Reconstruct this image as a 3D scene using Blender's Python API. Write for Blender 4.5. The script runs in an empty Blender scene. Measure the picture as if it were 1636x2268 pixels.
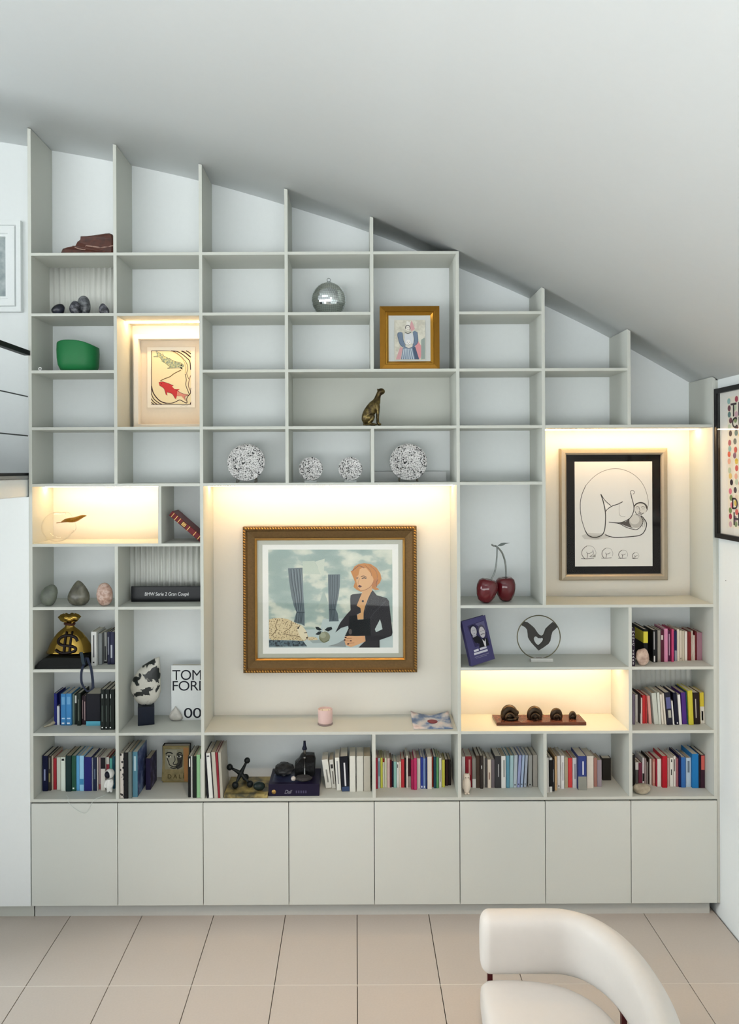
import bpy, bmesh, math, random
from mathutils import Vector, Matrix, noise
from mathutils.geometry import tessellate_polygon

# ------------------------------------------------------------------ camera, world, lights, exposure
SC = bpy.context.scene
COL = SC.collection
F = 1640.0            # focal length in pixels of the 1636 x 2268 frame
D = 4.686             # camera distance from the front plane of the bookcase (y = 0)
H = 2.856             # eye height
S = 350.0             # pixels per metre on the front plane
ROLL = 0.0045

cam_data = bpy.data.cameras.new('camera')
cam = bpy.data.objects.new('camera', cam_data)
COL.objects.link(cam)
cam_data.sensor_fit = 'HORIZONTAL'
cam_data.sensor_width = 36.0
cam_data.lens = F / 1636.0 * 36.0
cam_data.shift_x = 32.0 / 1636.0
cam_data.shift_y = -97.0 / 1636.0
cam_data.clip_start = 0.05
cam.location = (0, -D, H)
cam.rotation_euler = (math.pi / 2, ROLL, 0)
SC.camera = cam

SC.view_settings.view_transform = 'Standard'
SC.view_settings.look = 'None'
SC.view_settings.gamma = 1.0
SC.view_settings.use_curve_mapping = False
SC.view_settings.exposure = -0.1

world = bpy.data.worlds.new('world')
SC.world = world
world.use_nodes = True
bg = world.node_tree.nodes['Background']
bg.inputs['Color'].default_value = (0.93, 0.975, 1.0, 1)
bg.inputs['Strength'].default_value = 0.75

def area_light(name, loc, target, sx, sy, power, color):
    l = bpy.data.lights.new(name, 'AREA')
    l.shape = 'RECTANGLE'; l.size = sx; l.size_y = sy
    l.energy = power; l.color = color
    o = bpy.data.objects.new(name, l); COL.objects.link(o)
    o.location = loc
    d = Vector(target) - Vector(loc)
    o.rotation_euler = d.to_track_quat('-Z', 'Y').to_euler()
    return o

# daylight from the tall glazing on the far side of the room, and from the stair side on the left
area_light('stair_window_light', (-8.2, -1.6, 2.9), (0, -0.5, 3.7), 2.0, 2.6, 430, (0.88, 0.97, 1.0))

def spot_light(name, loc, target, power, color, angle=70, blend=0.7, size=0.045):
    l = bpy.data.lights.new(name, 'SPOT')
    l.energy = power; l.color = color; l.spot_size = math.radians(angle); l.spot_blend = blend; l.shadow_soft_size = size
    o = bpy.data.objects.new(name, l); COL.objects.link(o)
    o.location = loc
    o.rotation_euler = (Vector(target) - Vector(loc)).to_track_quat('-Z', 'Y').to_euler()
    return o
# added sun on an added unseen slab; it reaches the room only as bounce
sun = bpy.data.lights.new('sun', 'SUN'); sun.energy = 30.0; sun.angle = 0.01; sun.color = (0.92, 0.96, 1.0)
suno = bpy.data.objects.new('sun', sun); COL.objects.link(suno); suno.rotation_euler = (math.radians(-33), 0, 0)
# warm ceiling spots behind the viewpoint
for loc, aim, watts, cone in (((-1.3, -3.0, 4.6), (-1.3, -0.95, 0.2), 30, 52), ((0.3, -3.0, 4.3), (-0.1, -0.55, 0.0), 210, 44), ((1.2, -3.0, 3.85), (2.25, -0.45, 1.1), 170, 40)):
    spot_light('ceiling_spot', loc, aim, watts, (1.0, 0.72, 0.52), cone, 0.9)

LED_STRENGTH = 68.0
LED_COLOR = (1.0, 0.66, 0.33)

# ------------------------------------------------------------------ helpers
def lin(c):
    return c / 12.92 if c <= 0.04045 else ((c + 0.055) / 1.055) ** 2.4

def hexc(h):
    h = h.lstrip('#')
    return tuple(lin(int(h[i:i + 2], 16) / 255.0) for i in (0, 2, 4))

MATS = {}
def mat(h, rough=0.6, metal=0.0, grain=0.03, scale=60.0, bump=0.0, spec=0.22, key=None):
    """plain surface with a fine procedural grain in its colour and, if asked, its relief"""
    k = key or (h, rough, metal, grain, scale, bump, spec)
    if k in MATS: return MATS[k]
    m = bpy.data.materials.new('surface_' + h.strip('#'))
    m.use_nodes = True
    nt = m.node_tree; b = nt.nodes['Principled BSDF']
    c = hexc(h)
    b.inputs['Roughness'].default_value = rough
    b.inputs['Metallic'].default_value = metal
    b.inputs['Specular IOR Level'].default_value = spec
    b.inputs['Base Color'].default_value = (*c, 1)
    if grain > 0 or bump > 0:
        tc = nt.nodes.new('ShaderNodeTexCoord')
        n = nt.nodes.new('ShaderNodeTexNoise'); n.inputs['Scale'].default_value = scale
        n.inputs['Detail'].default_value = 3.0
        nt.links.new(tc.outputs['Object'], n.inputs['Vector'])
    if grain > 0:
        r = nt.nodes.new('ShaderNodeMix'); r.data_type = 'RGBA'
        lo = tuple(max(0, x * (1 - grain)) for x in c); hi = tuple(min(1, x * (1 + grain)) for x in c)
        r.inputs[6].default_value = (*lo, 1); r.inputs[7].default_value = (*hi, 1)
        nt.links.new(n.outputs['Fac'], r.inputs[0])
        nt.links.new(r.outputs[2], b.inputs['Base Color'])
    if bump > 0:
        bp = nt.nodes.new('ShaderNodeBump'); bp.inputs['Strength'].default_value = bump
        bp.inputs['Distance'].default_value = 0.004
        nt.links.new(n.outputs['Fac'], bp.inputs['Height'])
        nt.links.new(bp.outputs['Normal'], b.inputs['Normal'])
    MATS[k] = m
    return m

def mat_ramp(name, stops, kind='noise', scale=10.0, rough=0.5, metal=0.0, detail=4.0, bump=0.0, dist=0.0, const=False, stretch=(1, 1, 1)):
    """colour ramp driven by noise / voronoi / wave: marble, speckle, leopard, clouds, gems"""
    if name in MATS: return MATS[name]
    m = bpy.data.materials.new(name); m.use_nodes = True
    nt = m.node_tree; b = nt.nodes['Principled BSDF']
    b.inputs['Roughness'].default_value = rough; b.inputs['Metallic'].default_value = metal
    tc = nt.nodes.new('ShaderNodeTexCoord')
    mp = nt.nodes.new('ShaderNodeMapping'); mp.inputs['Scale'].default_value = stretch
    nt.links.new(tc.outputs['Object'], mp.inputs['Vector'])
    if kind == 'noise':
        n = nt.nodes.new('ShaderNodeTexNoise'); n.inputs['Detail'].default_value = detail
        n.inputs['Distortion'].default_value = dist; out = n.outputs['Fac']
    elif kind == 'voronoi':
        n = nt.nodes.new('ShaderNodeTexVoronoi'); out = n.outputs['Distance']
    elif kind == 'cells':
        n = nt.nodes.new('ShaderNodeTexVoronoi'); out = n.outputs['Color']
    else:
        n = nt.nodes.new('ShaderNodeTexWave'); n.inputs['Distortion'].default_value = dist; out = n.outputs['Fac']
    n.inputs['Scale'].default_value = scale
    nt.links.new(mp.outputs['Vector'], n.inputs['Vector'])
    r = nt.nodes.new('ShaderNodeValToRGB')
    if const: r.color_ramp.interpolation = 'CONSTANT'
    el = r.color_ramp.elements
    while len(el) < len(stops): el.new(0.5)
    for e, (p, h) in zip(el, stops):
        e.position = p; e.color = (*hexc(h), 1)
    nt.links.new(out, r.inputs['Fac'])
    nt.links.new(r.outputs['Color'], b.inputs['Base Color'])
    if bump > 0:
        bp = nt.nodes.new('ShaderNodeBump'); bp.inputs['Strength'].default_value = bump
        bp.inputs['Distance'].default_value = 0.004
        nt.links.new(out, bp.inputs['Height']); nt.links.new(bp.outputs['Normal'], b.inputs['Normal'])
    MATS[name] = m
    return m

def mat_emit(name, color, strength):
    m = bpy.data.materials.new(name); m.use_nodes = True
    nt = m.node_tree
    nt.nodes.remove(nt.nodes['Principled BSDF'])
    e = nt.nodes.new('ShaderNodeEmission'); e.inputs['Color'].default_value = (*color, 1)
    e.inputs['Strength'].default_value = strength
    nt.links.new(e.outputs[0], nt.nodes['Material Output'].inputs[0])
    return m

def mat_pane(name):
    """thin picture glass: clear, with the mirror sheen of glass at its real angle"""
    if name in MATS: return MATS[name]
    m = bpy.data.materials.new(name); m.use_nodes = True
    nt = m.node_tree; nt.nodes.remove(nt.nodes['Principled BSDF'])
    t = nt.nodes.new('ShaderNodeBsdfTransparent'); g = nt.nodes.new('ShaderNodeBsdfGlossy')
    g.inputs['Roughness'].default_value = 0.02
    f = nt.nodes.new('ShaderNodeFresnel')
    ge = nt.nodes.new('ShaderNodeNewGeometry'); mr = nt.nodes.new('ShaderNodeMapRange')
    mr.inputs['To Min'].default_value = 1.22; mr.inputs['To Max'].default_value = 1 / 1.22   # same mirror share from either side of the thin sheet
    nt.links.new(ge.outputs['Backfacing'], mr.inputs['Value']); nt.links.new(mr.outputs[0], f.inputs['IOR'])
    mx = nt.nodes.new('ShaderNodeMixShader')
    nt.links.new(f.outputs[0], mx.inputs[0]); nt.links.new(t.outputs[0], mx.inputs[1]); nt.links.new(g.outputs[0], mx.inputs[2])
    nt.links.new(mx.outputs[0], nt.nodes['Material Output'].inputs[0])
    MATS[name] = m
    return m

def mat_glass(name):
    if name in MATS: return MATS[name]
    m = bpy.data.materials.new(name); m.use_nodes = True
    b = m.node_tree.nodes['Principled BSDF']
    b.inputs['Transmission Weight'].default_value = 1.0
    b.inputs['Roughness'].default_value = 0.02; b.inputs['IOR'].default_value = 1.12
    MATS[name] = m
    return m

# pixel (of the photograph) at depth y -> world x, z ; used to read positions and sizes off the photograph
CA, SA = math.cos(ROLL), math.sin(ROLL)
def unroll(px, py):
    dx, dy = px - 786.0, py - 1037.0
    return dx * CA - dy * SA, dx * SA + dy * CA
def P(px, py, Y):
    tx, ty = unroll(px, py); s = (D + Y) / F
    return tx * s, H - ty * s
def depth_on(px, py, Z):
    """depth y at which pixel (px, py) meets the horizontal plane of height Z"""
    tx, ty = unroll(px, py)
    return (H - Z) * F / ty - D

class MB:
    """collects shapes with material slots and builds ONE mesh object"""
    def __init__(s): s.v = []; s.f = []; s.mi = []; s.mats = []; s.sm = []
    def slot(s, m):
        if m not in s.mats: s.mats.append(m)
        return s.mats.index(m)
    def add(s, verts, faces, m, smooth=False):
        o = len(s.v); s.v += [tuple(v) for v in verts]
        k = s.slot(m)
        for f in faces:
            s.f.append(tuple(i + o for i in f)); s.mi.append(k); s.sm.append(smooth)
        return s
    def box(s, x0, x1, y0, y1, z0, z1, m, M=None):
        vs = [Vector((x, y, z)) for z in (z0, z1) for y in (y0, y1) for x in (x0, x1)]
        if M is not None: vs = [M @ v for v in vs]
        return s.add(vs, [(0, 2, 3, 1), (4, 5, 7, 6), (0, 1, 5, 4), (1, 3, 7, 5), (3, 2, 6, 7), (2, 0, 4, 6)], m)
    def prism(s, loops, y0, y1, m, to3=None, M=None):
        """outline in (a, b) extruded between y0 (front) and y1 (back); loops[0] outer, others holes"""
        if not isinstance(loops[0][0], (tuple, list)): loops = [loops]
        flat = [p for l in loops for p in l]
        tri = tessellate_polygon([[Vector((p[0], p[1], 0)) for p in l] for l in loops])
        n = len(flat)
        vs = [Vector((p[0], y0, p[1])) for p in flat] + [Vector((p[0], y1, p[1])) for p in flat]
        if M is not None: vs = [M @ v for v in vs]
        fs = [tuple(t) for t in tri] + [tuple(i + n for i in reversed(t)) for t in tri]
        b = 0
        for l in loops:
            for i in range(len(l)):
                j = (i + 1) % len(l)
                fs.append((b + i, b + j, b + j + n, b + i + n))
            b += len(l)
        return s.add(vs, fs, m)
    def lathe(s, prof, m, seg=32, M=None, smooth=True, sx=1.0, sy=1.0):
        """profile of (r, z) turned about z"""
        vs = []; fs = []
        for r, z in prof:
            for k in range(seg):
                a = 2 * math.pi * k / seg
                vs.append(Vector((r * math.cos(a) * sx, r * math.sin(a) * sy, z)))
        for i in range(len(prof) - 1):
            for k in range(seg):
                k2 = (k + 1) % seg
                fs.append((i * seg + k, i * seg + k2, (i + 1) * seg + k2, (i + 1) * seg + k))
        if prof[0][0] > 1e-6: fs.append(tuple(reversed(range(seg))))
        if prof[-1][0] > 1e-6: fs.append(tuple(range((len(prof) - 1) * seg, len(prof) * seg)))
        if M is not None: vs = [M @ v for v in vs]
        return s.add(vs, fs, m, smooth)
    def tube(s, pts, r, m, seg=8, smooth=True):
        pts = [Vector(p) for p in pts]; n = len(pts)
        rs = r if isinstance(r, (list, tuple)) else [r] * n
        vs = []; fs = []; up = None
        for i, p in enumerate(pts):
            t = (pts[min(i + 1, n - 1)] - pts[max(i - 1, 0)]).normalized()
            if up is None:
                up = Vector((0, 0, 1)) if abs(t.z) < 0.9 else Vector((1, 0, 0))
            a = t.cross(up).normalized(); b = a.cross(t).normalized(); up = b
            for k in range(seg):
                an = 2 * math.pi * k / seg
                vs.append(p + (a * math.cos(an) + b * math.sin(an)) * rs[i])
        for i in range(n - 1):
            for k in range(seg):
                k2 = (k + 1) % seg
                fs.append((i * seg + k, i * seg + k2, (i + 1) * seg + k2, (i + 1) * seg + k))
        fs.append(tuple(reversed(range(seg)))); fs.append(tuple(range((n - 1) * seg, n * seg)))
        return s.add(vs, fs, m, smooth)
    def ball(s, c, r, m, seg=16, rings=10, smooth=True):
        rx, ry, rz = r if isinstance(r, (tuple, list)) else (r, r, r)
        prof = [(max(math.sin(math.pi * i / rings), 1e-7), -math.cos(math.pi * i / rings)) for i in range(rings + 1)]
        M = Matrix.Translation(c) @ Matrix.Diagonal((rx, ry, rz, 1))
        return s.lathe(prof, m, seg, M, smooth)
    def blob(s, c, r, m, seed=0, amp=0.18, freq=1.6, sub=3, flat=None, shape=None, smooth=True):
        bm = bmesh.new(); bmesh.ops.create_icosphere(bm, subdivisions=sub, radius=1.0)
        vs = []
        for v in bm.verts:
            p = v.co.copy()
            k = 1 + amp * noise.noise(p * freq + Vector((seed * 7.3, seed * 3.1, 0)))
            q = Vector((p.x * r[0] * k, p.y * r[1] * k, p.z * r[2] * k))
            if shape: q = shape(q)
            q += Vector(c)
            if flat is not None: q.z = max(q.z, flat)
            vs.append(q)
        fs = [tuple(x.index for x in f.verts) for f in bm.faces]; bm.free()
        return s.add(vs, fs, m, smooth)
    def build(s, name, parent=None, loc=None, kind=None, label=None):
        me = bpy.data.meshes.new(name); me.from_pydata(s.v, [], s.f)
        for m in s.mats: me.materials.append(m)
        me.polygons.foreach_set('material_index', s.mi)
        me.polygons.foreach_set('use_smooth', s.sm)
        bm = bmesh.new(); bm.from_mesh(me); bmesh.ops.recalc_face_normals(bm, faces=bm.faces); bm.to_mesh(me); bm.free()
        o = bpy.data.objects.new(name, me); COL.objects.link(o)
        if loc is not None: o.location = loc
        if parent is not None: o.parent = parent
        if kind: o['kind'] = kind
        if label: o['label'] = label
        return o

def tag(o, label, cat, group=None, kind=None):
    o['label'] = label; o['category'] = cat
    if group: o['group'] = group
    if kind: o['kind'] = kind
    return o
def thing(name, label, cat, loc=(0, 0, 0), rot=(0, 0, 0), group=None):
    o = bpy.data.objects.new(name, None); o.empty_display_size = 0.05
    COL.objects.link(o); o.location = loc; o.rotation_euler = rot
    return tag(o, label, cat, group)
def bevel(o, w, seg=2):
    b = o.modifiers.new('bevel', 'BEVEL'); b.width = w; b.segments = seg; b.limit_method = 'ANGLE'
    b.harden_normals = False
    return o

def text_mesh(body, height, m, M, name, parent, depth=0.0006, squeeze=1.0, track=1.0, clip_x=None, shear=0.0, bold=0.0):
    """lettering cut from the built-in font; local x to the right, z up, then M"""
    cu = bpy.data.curves.new('lettering', 'FONT'); cu.body = body; cu.size = height / 0.72
    cu.align_x = 'CENTER'; cu.align_y = 'BOTTOM_BASELINE'; cu.extrude = depth; cu.space_character = track
    cu.shear = shear; cu.offset = bold
    t = bpy.data.objects.new('lettering', cu); COL.objects.link(t)
    bpy.context.view_layer.update()
    dg = bpy.context.evaluated_depsgraph_get()
    me = bpy.data.meshes.new_from_object(t.evaluated_get(dg))
    bpy.data.objects.remove(t); bpy.data.curves.remove(cu)
    R = Matrix.Rotation(math.pi / 2, 4, 'X') @ Matrix.Diagonal((squeeze, 1, 1, 1))
    me.transform(M @ R)
    if clip_x is not None:
        bm = bmesh.new(); bm.from_mesh(me)
        bmesh.ops.bisect_plane(bm, geom=bm.verts[:] + bm.edges[:] + bm.faces[:], plane_co=(clip_x, 0, 0), plane_no=(1, 0, 0), clear_outer=True)
        bm.to_mesh(me); bm.free()
    me.materials.clear(); me.materials.append(m)
    o = bpy.data.objects.new(name, me); COL.objects.link(o); o.parent = parent
    return o

def skin(name, nodes, edges, m, parent=None, sub=2):
    """one continuous body grown over a jointed skeleton: nodes (x, y, z, r)"""
    me = bpy.data.meshes.new(name)
    me.from_pydata([n[:3] for n in nodes], edges, [])
    o = bpy.data.objects.new(name, me); COL.objects.link(o)
    if parent is not None: o.parent = parent
    md = o.modifiers.new('skin', 'SKIN'); md.use_smooth_shade = True
    for i, n in enumerate(nodes):
        r = n[3]; sv = me.skin_vertices[0].data[i]
        sv.radius = (r, r) if not isinstance(r, tuple) else r
        sv.use_root = (i == 0)
    ss = o.modifiers.new('smooth', 'SUBSURF'); ss.levels = sub; ss.render_levels = sub
    me.materials.append(m)
    bpy.context.view_layer.update()
    dg = bpy.context.evaluated_depsgraph_get()
    full = bpy.data.meshes.new_from_object(o.evaluated_get(dg))
    full.name = name
    o.modifiers.clear(); o.data = full
    if not full.materials: full.materials.append(m)
    full.polygons.foreach_set('use_smooth', [True] * len(full.polygons))
    return o

def frame_mesh(mb, x0, x1, z0, z1, prof, m, seg_mat=None):
    """mitred frame: prof is a list of (inset, y)"""
    vs = []; fs = []
    for ins, y in prof:
        vs += [(x0 + ins, y, z0 + ins), (x1 - ins, y, z0 + ins), (x1 - ins, y, z1 - ins), (x0 + ins, y, z1 - ins)]
    n = len(prof)
    for i in range(n):
        j = (i + 1) % n
        for k in range(4):
            k2 = (k + 1) % 4
            fs.append((i * 4 + k, i * 4 + k2, j * 4 + k2, j * 4 + k))
    mb.add(vs, fs, m)
    return mb

def art(name, parent, ox, oy, sc, Y, layers, to=None, step=0.00004):
    """flat printed picture: outlines and pen lines as thin inked shapes on the sheet, one mesh"""
    mb = MB()
    def w(u, v, d):
        px, py = ox + u / sc, oy + v / sc
        if to: return to(px, py, d)
        x, z = P(px, py, Y); return Vector((x, Y - d, z))
    for i, L in enumerate(layers):
        d = step * (i + 1); m = L[1] if not isinstance(L[1], str) else mat(L[1], 0.75, grain=0.02)
        if L[0] == 'poly':
            pts = L[2]
            tri = tessellate_polygon([[Vector((p[0], p[1], 0)) for p in pts]])
            mb.add([w(u, v, d) for u, v in pts], [tuple(t) for t in tri], m)
        elif L[0] == 'ell':
            _, _, cx, cy, rx, ry = L[:6]
            n = 24
            mb.add([w(cx + rx * math.cos(2 * math.pi * k / n), cy + ry * math.sin(2 * math.pi * k / n), d) for k in range(n)], [tuple(range(n))], m)
        else:
            wd, pts = L[2], L[3]
            pts = smooth_line(pts) if len(pts) > 2 and not (len(L) > 4 and L[4]) else pts
            vs = []
            for k, p in enumerate(pts):
                a = Vector(pts[max(k - 1, 0)]); b = Vector(pts[min(k + 1, len(pts) - 1)])
                t = (b - a); t = t.normalized() if t.length > 0 else Vector((1, 0))
                nrm = Vector((-t.y, t.x)) * wd / 2
                vs += [w(p[0] + nrm.x, p[1] + nrm.y, d), w(p[0] - nrm.x, p[1] - nrm.y, d)]
            mb.add(vs, [(2 * k, 2 * k + 1, 2 * k + 3, 2 * k + 2) for k in range(len(pts) - 1)], m)
    return mb.build(name, parent)

def smooth_line(p, n=5):
    q = []
    for i in range(len(p) - 1):
        a = Vector(p[max(i - 1, 0)]); b = Vector(p[i]); c = Vector(p[i + 1]); e = Vector(p[min(i + 2, len(p) - 1)])
        for k in range(n):
            t = k / n
            v = 0.5 * ((2 * b) + (c - a) * t + (2 * a - 5 * b + 4 * c - e) * t * t + (3 * b - a - 3 * c + e) * t ** 3)
            q.append(tuple(v))
    q.append(tuple(p[-1]))
    return q
# ------------------------------------------------------------------ surfaces of the room
WALL = mat('#e6eaea', 0.85, grain=0.015, scale=40, bump=0.08)
CEIL = mat('#eceeee', 0.9, grain=0.01, scale=30, bump=0.05)
CARC = mat('#c6c8c0', 0.55, grain=0.012, scale=80)
DOOR = mat('#d0d3cd', 0.5, grain=0.012, scale=80)
BLACK = mat('#0d0f14', 0.45, grain=0.05)
TILE = mat('#c0b7ae', 0.42, grain=0.05, scale=90, bump=0.05)
GROUT = mat('#3c362f', 0.9, grain=0.1)
GROUTL = mat('#d8d2c8', 0.9, grain=0.05)

DEP = 0.331           # depth of the bookcase
BACK = 0.332          # plane of the back wall
# ceiling: a curved slope, the same all along the room
CPTS = [(-4000, -800), (-3000, -800), (-1400, -800), (-1210, -799), (-1040, -795), (-880, -783), (-716.6, -757), (-529.5, -721), (-340, -676.5), (-150.5, -621), (39, -558), (228.5, -482), (418, -399), (607.5, -305), (797, -197.4), (1000, -75)]
def ceil_z(X):
    t = min(max(X * S, -1900), 900)
    for i in range(1, len(CPTS) - 2):
        if CPTS[i][0] <= t <= CPTS[i + 1][0]: break
    (xa, ya), (xb, yb), (xc, yc), (xd, yd) = CPTS[i - 1], CPTS[i], CPTS[i + 1], CPTS[i + 2]
    h = xc - xb; u = (t - xb) / h
    m0 = (yc - ya) / (xc - xa) * h; m1 = (yd - yb) / (xd - xb) * h
    y = (2 * u ** 3 - 3 * u * u + 1) * yb + (u ** 3 - 2 * u * u + u) * m0 + (-2 * u ** 3 + 3 * u * u) * yc + (u ** 3 - u * u) * m1
    return H - y / S

XR = 2.300            # right wall plane
XL = -4.2
mb = MB()
xs = [XL + (XR + 0.1 - XL) * i / 60 for i in range(61)]
vs = []
for x in xs:
    z = ceil_z(x)
    vs += [(x, 0.45, z), (x, -7.4, z), (x, 0.45, z + 0.12), (x, -7.4, z + 0.12)]
fs = []
for i in range(60):
    a, b = i * 4, i * 4 + 4
    fs += [(a, b, b + 1, a + 1), (a + 2, a + 3, b + 3, b + 2), (a, a + 2, b + 2, b), (a + 1, b + 1, b + 3, a + 3)]
fs += [(0, 1, 3, 2), (240, 242, 243, 241)]
mb.add(vs, fs, CEIL, True)
ceil = mb.build('ceiling', kind='structure')
for p in ceil.data.polygons: p.use_smooth = abs(p.normal.z) > 0.3

def gable(mb, x0, x1, y0, y1, z0, m, n=30, drop=0.0):
    """upright panel whose top follows the ceiling"""
    a = [(x0, z0)] + [(x1, z0)] + [(x1 + (x0 - x1) * i / n, ceil_z(x1 + (x0 - x1) * i / n) - drop) for i in range(n + 1)]
    return mb.prism(a, y0, y1, m)
gable(MB(), XL, XR + 0.1, BACK, 0.45, -0.1, WALL, 60, -0.02).build('wall_back', kind='structure')
o = MB().box(XR, XR + 0.1, -7.4, BACK, -0.1, ceil_z(XR) + 0.02, WALL).build('wall_right', kind='structure')

# floor: slab with every tile laid on it
fl = MB().box(XL, XR + 0.1, -7.4, 0.45, -0.12, -0.012, GROUT).build('floor', kind='structure')
TW = 0.4583; TL = 0.92; Y0 = -0.592
tile_me = {}
def tile(ix, iy):
    g = 0.0022
    x0, x1 = ix * TW + g, (ix + 1) * TW - g
    y0, y1 = Y0 + iy * TL + 0.002, Y0 + (iy + 1) * TL - 0.002
    y1 = min(y1, 0.33); x1 = min(x1, XR - 0.001)
    key = (round(x1 - x0, 4), round(y1 - y0, 4))
    if key not in tile_me:
        w, l = key
        b = 0.0012
        v = [(0, 0, -0.012), (w, 0, -0.012), (w, l, -0.012), (0, l, -0.012), (0, 0, -b), (w, 0, -b), (w, l, -b), (0, l, -b), (b, b, 0), (w - b, b, 0), (w - b, l - b, 0), (b, l - b, 0)]
        f = [(0, 3, 2, 1), (0, 1, 5, 4), (1, 2, 6, 5), (2, 3, 7, 6), (3, 0, 4, 7), (4, 5, 9, 8), (5, 6, 10, 9), (6, 7, 11, 10), (7, 4, 8, 11), (8, 9, 10, 11)]
        t = MB().add(v, f, TILE).build('tile', fl)
        tile_me[key] = t.data
    else:
        t = bpy.data.objects.new('tile', tile_me[key]); COL.objects.link(t); t.parent = fl
    t.location = (x0, y0, 0)
for iy in range(-7, 1):
    for ix in range(-9, 6):
        if ix * TW < XR - 0.02: tile(ix, iy)
for iy in range(-3, 1):
    MB().box(XL, XR, Y0 + iy * TL - 0.0018, Y0 + iy * TL + 0.0018, -0.012, -0.0008, GROUTL).build('grout_line', fl)

MB().box(-30, 30, -45, -7.401, -0.2, -0.03, mat('#d8d8d4', 0.8)).build('bounce_slab', kind='structure')  # unseen pale slab, added to throw sunlight up onto the ceiling
# plinth line runs on under the wall end at the left
MB().box(XL, -2.058, 0.05, 0.33, 0.0, 0.093, CARC).build('baseboard_left', kind='structure')
SLAB_B = H - 60.5 / S
MB().box(XL, -2.0645, 0.0, BACK, 0.0932, SLAB_B, WALL).build('wall_left', kind='structure')

MB().box(-3.1, -3.0, -0.55, BACK, SLAB_B + 0.1525, 5.13, WALL).box(-3.1, -3.0, -0.6, -0.001, 0.0, SLAB_B - 0.001, WALL).build('stair_light_block', kind='structure')  # unseen panels added to keep the stair light off the left walls

# landing at the left with its rail
ld = thing('landing', 'white landing slab with dark floor edge, left of the bookcase', 'landing', (-2.075, 0, SLAB_B))
b = MB().box(-1.2, 0.0, -3.0, 0.331, 0.0, 0.115, WALL).build('slab', ld)
bevel(b, 0.012, 3)
MB().box(-1.2, 0.004, -3.0, 0.331, 0.1155, 0.1345, mat('#8d9090', 0.5)).build('edge_lip', ld)
MB().box(-1.2, 0.0, -3.0, 0.331, 0.135, 0.152, BLACK).build('dark_floor', ld)
rl = thing('stair_railing', 'black handrail above two thin steel cables at the left edge', 'railing', (-2.07, 0, SLAB_B))
za = H + 258 / S - SLAB_B
b = MB().box(-0.02, 0.02, -3.0, -0.002, za - 0.016, za + 0.016, BLACK).build('handrail', rl); bevel(b, 0.003)
for dy in (162, 75):
    z = H + dy / S - SLAB_B
    MB().tube([(0, -3.0, z), (0, -0.001, z)], 0.0042, mat('#2a2f33', 0.35, 0.8), 8).build('cable', rl)
for yy in (-1.6, -2.95):
    MB().box(-0.015, 0.015, yy - 0.015, yy + 0.015, 0.152, za - 0.016, BLACK).build('post', rl)

# ------------------------------------------------------------------ bookcase
TY = {1: -477, 2: -343, 3: -216.5, 4: -90.5, 5: 35, 6: 168, 7: 308, 8: 446, 9: 587, 10: 733.5}
TH = 0.0185
RZ = {k: H - v / S for k, v in TY.items()}        # mid-height of each shelf board
def top(r): return RZ[r] + TH / 2
def bot(r): return RZ[r] - TH / 2
UX = [(-719 + 189.5 * i) / S for i in range(9)]
UX[0] += 0.001; UX[8] -= 0.004
HW = 0.0105
CABZ = H - 739 / S; KICKZ = 0.093

bc = thing('bookcase', 'built-in pale grey bookcase of open shelves filling the wall under the sloping ceiling', 'bookcase', (0, 0, 0))
def upright(i, z0, z1=None, w=HW, x=None):
    x = UX[i] if x is None else x
    m = MB()
    if z1 is None: gable(m, x - w, x + w, 0.0, DEP, z0, CARC, 4, 0.004)
    else: m.box(x - w, x + w, 0.0, DEP, z0, z1, CARC)
    b = m.build('upright', bc); bevel(b, 0.0008, 1)
    return b
def shelf(r, i, j, xi=None, xj=None, y1=DEP):
    a = UX[i] if xi is None else xi; c = UX[j] if xj is None else xj
    b = MB().box(a + HW, c - HW, 0.0, y1, bot(r), top(r), CARC).build('shelf', bc); bevel(b, 0.0008, 1)
    return b
upright(0, top(10)); upright(1, top(5)); upright(1, top(10), bot(6)); upright(2, top(10)); upright(3, top(5))
upright(4, top(3)); upright(4, top(5), bot(4)); upright(4, top(10), bot(9))
upright(5, top(10), top(1)); upright(6, top(7)); upright(6, top(10), bot(9))
upright(7, top(4)); upright(7, top(10), bot(7)); upright(8, top(10))
XF = -433 / S
upright(0, top(6), bot(5), x=XF)
for i in (0, 1, 2, 3, 4): shelf(1, i, i + 1)
for a in ((0, 1), (1, 2), (2, 3), (3, 4), (5, 6)): shelf(2, *a)
for a in ((0, 1), (2, 3), (3, 5), (5, 6), (6, 7)): shelf(3, *a)
for a in ((0, 1), (1, 2), (2, 3), (3, 5), (5, 6), (6, 8)): shelf(4, *a)
for a in ((0, 2), (2, 5), (5, 6)): shelf(5, *a)
shelf(6, 0, 2)
for a in ((0, 1), (1, 2), (5, 8)): shelf(7, *a)
for a in ((0, 1), (5, 7), (7, 8)): shelf(8, *a)
for a in ((0, 1), (1, 2), (2, 5), (5, 7), (7, 8)): shelf(9, *a)
b = MB().box(UX[0] - HW, UX[8] + HW, 0.0, DEP, bot(10), top(10), CARC).build('shelf', bc); bevel(b, 0.0008, 1)
MB().box(UX[0] - HW, UX[8] + HW - 0.03, 0.05, DEP, 0.0, KICKZ, mat('#c6c7c2', 0.55)).build('plinth', bc)
MB().box(UX[8] + HW + 0.0005, XR, 0.006, 0.03, KICKZ, ceil_z(2.29) - 0.01, CARC).build('filler_strip', bc)

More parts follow.
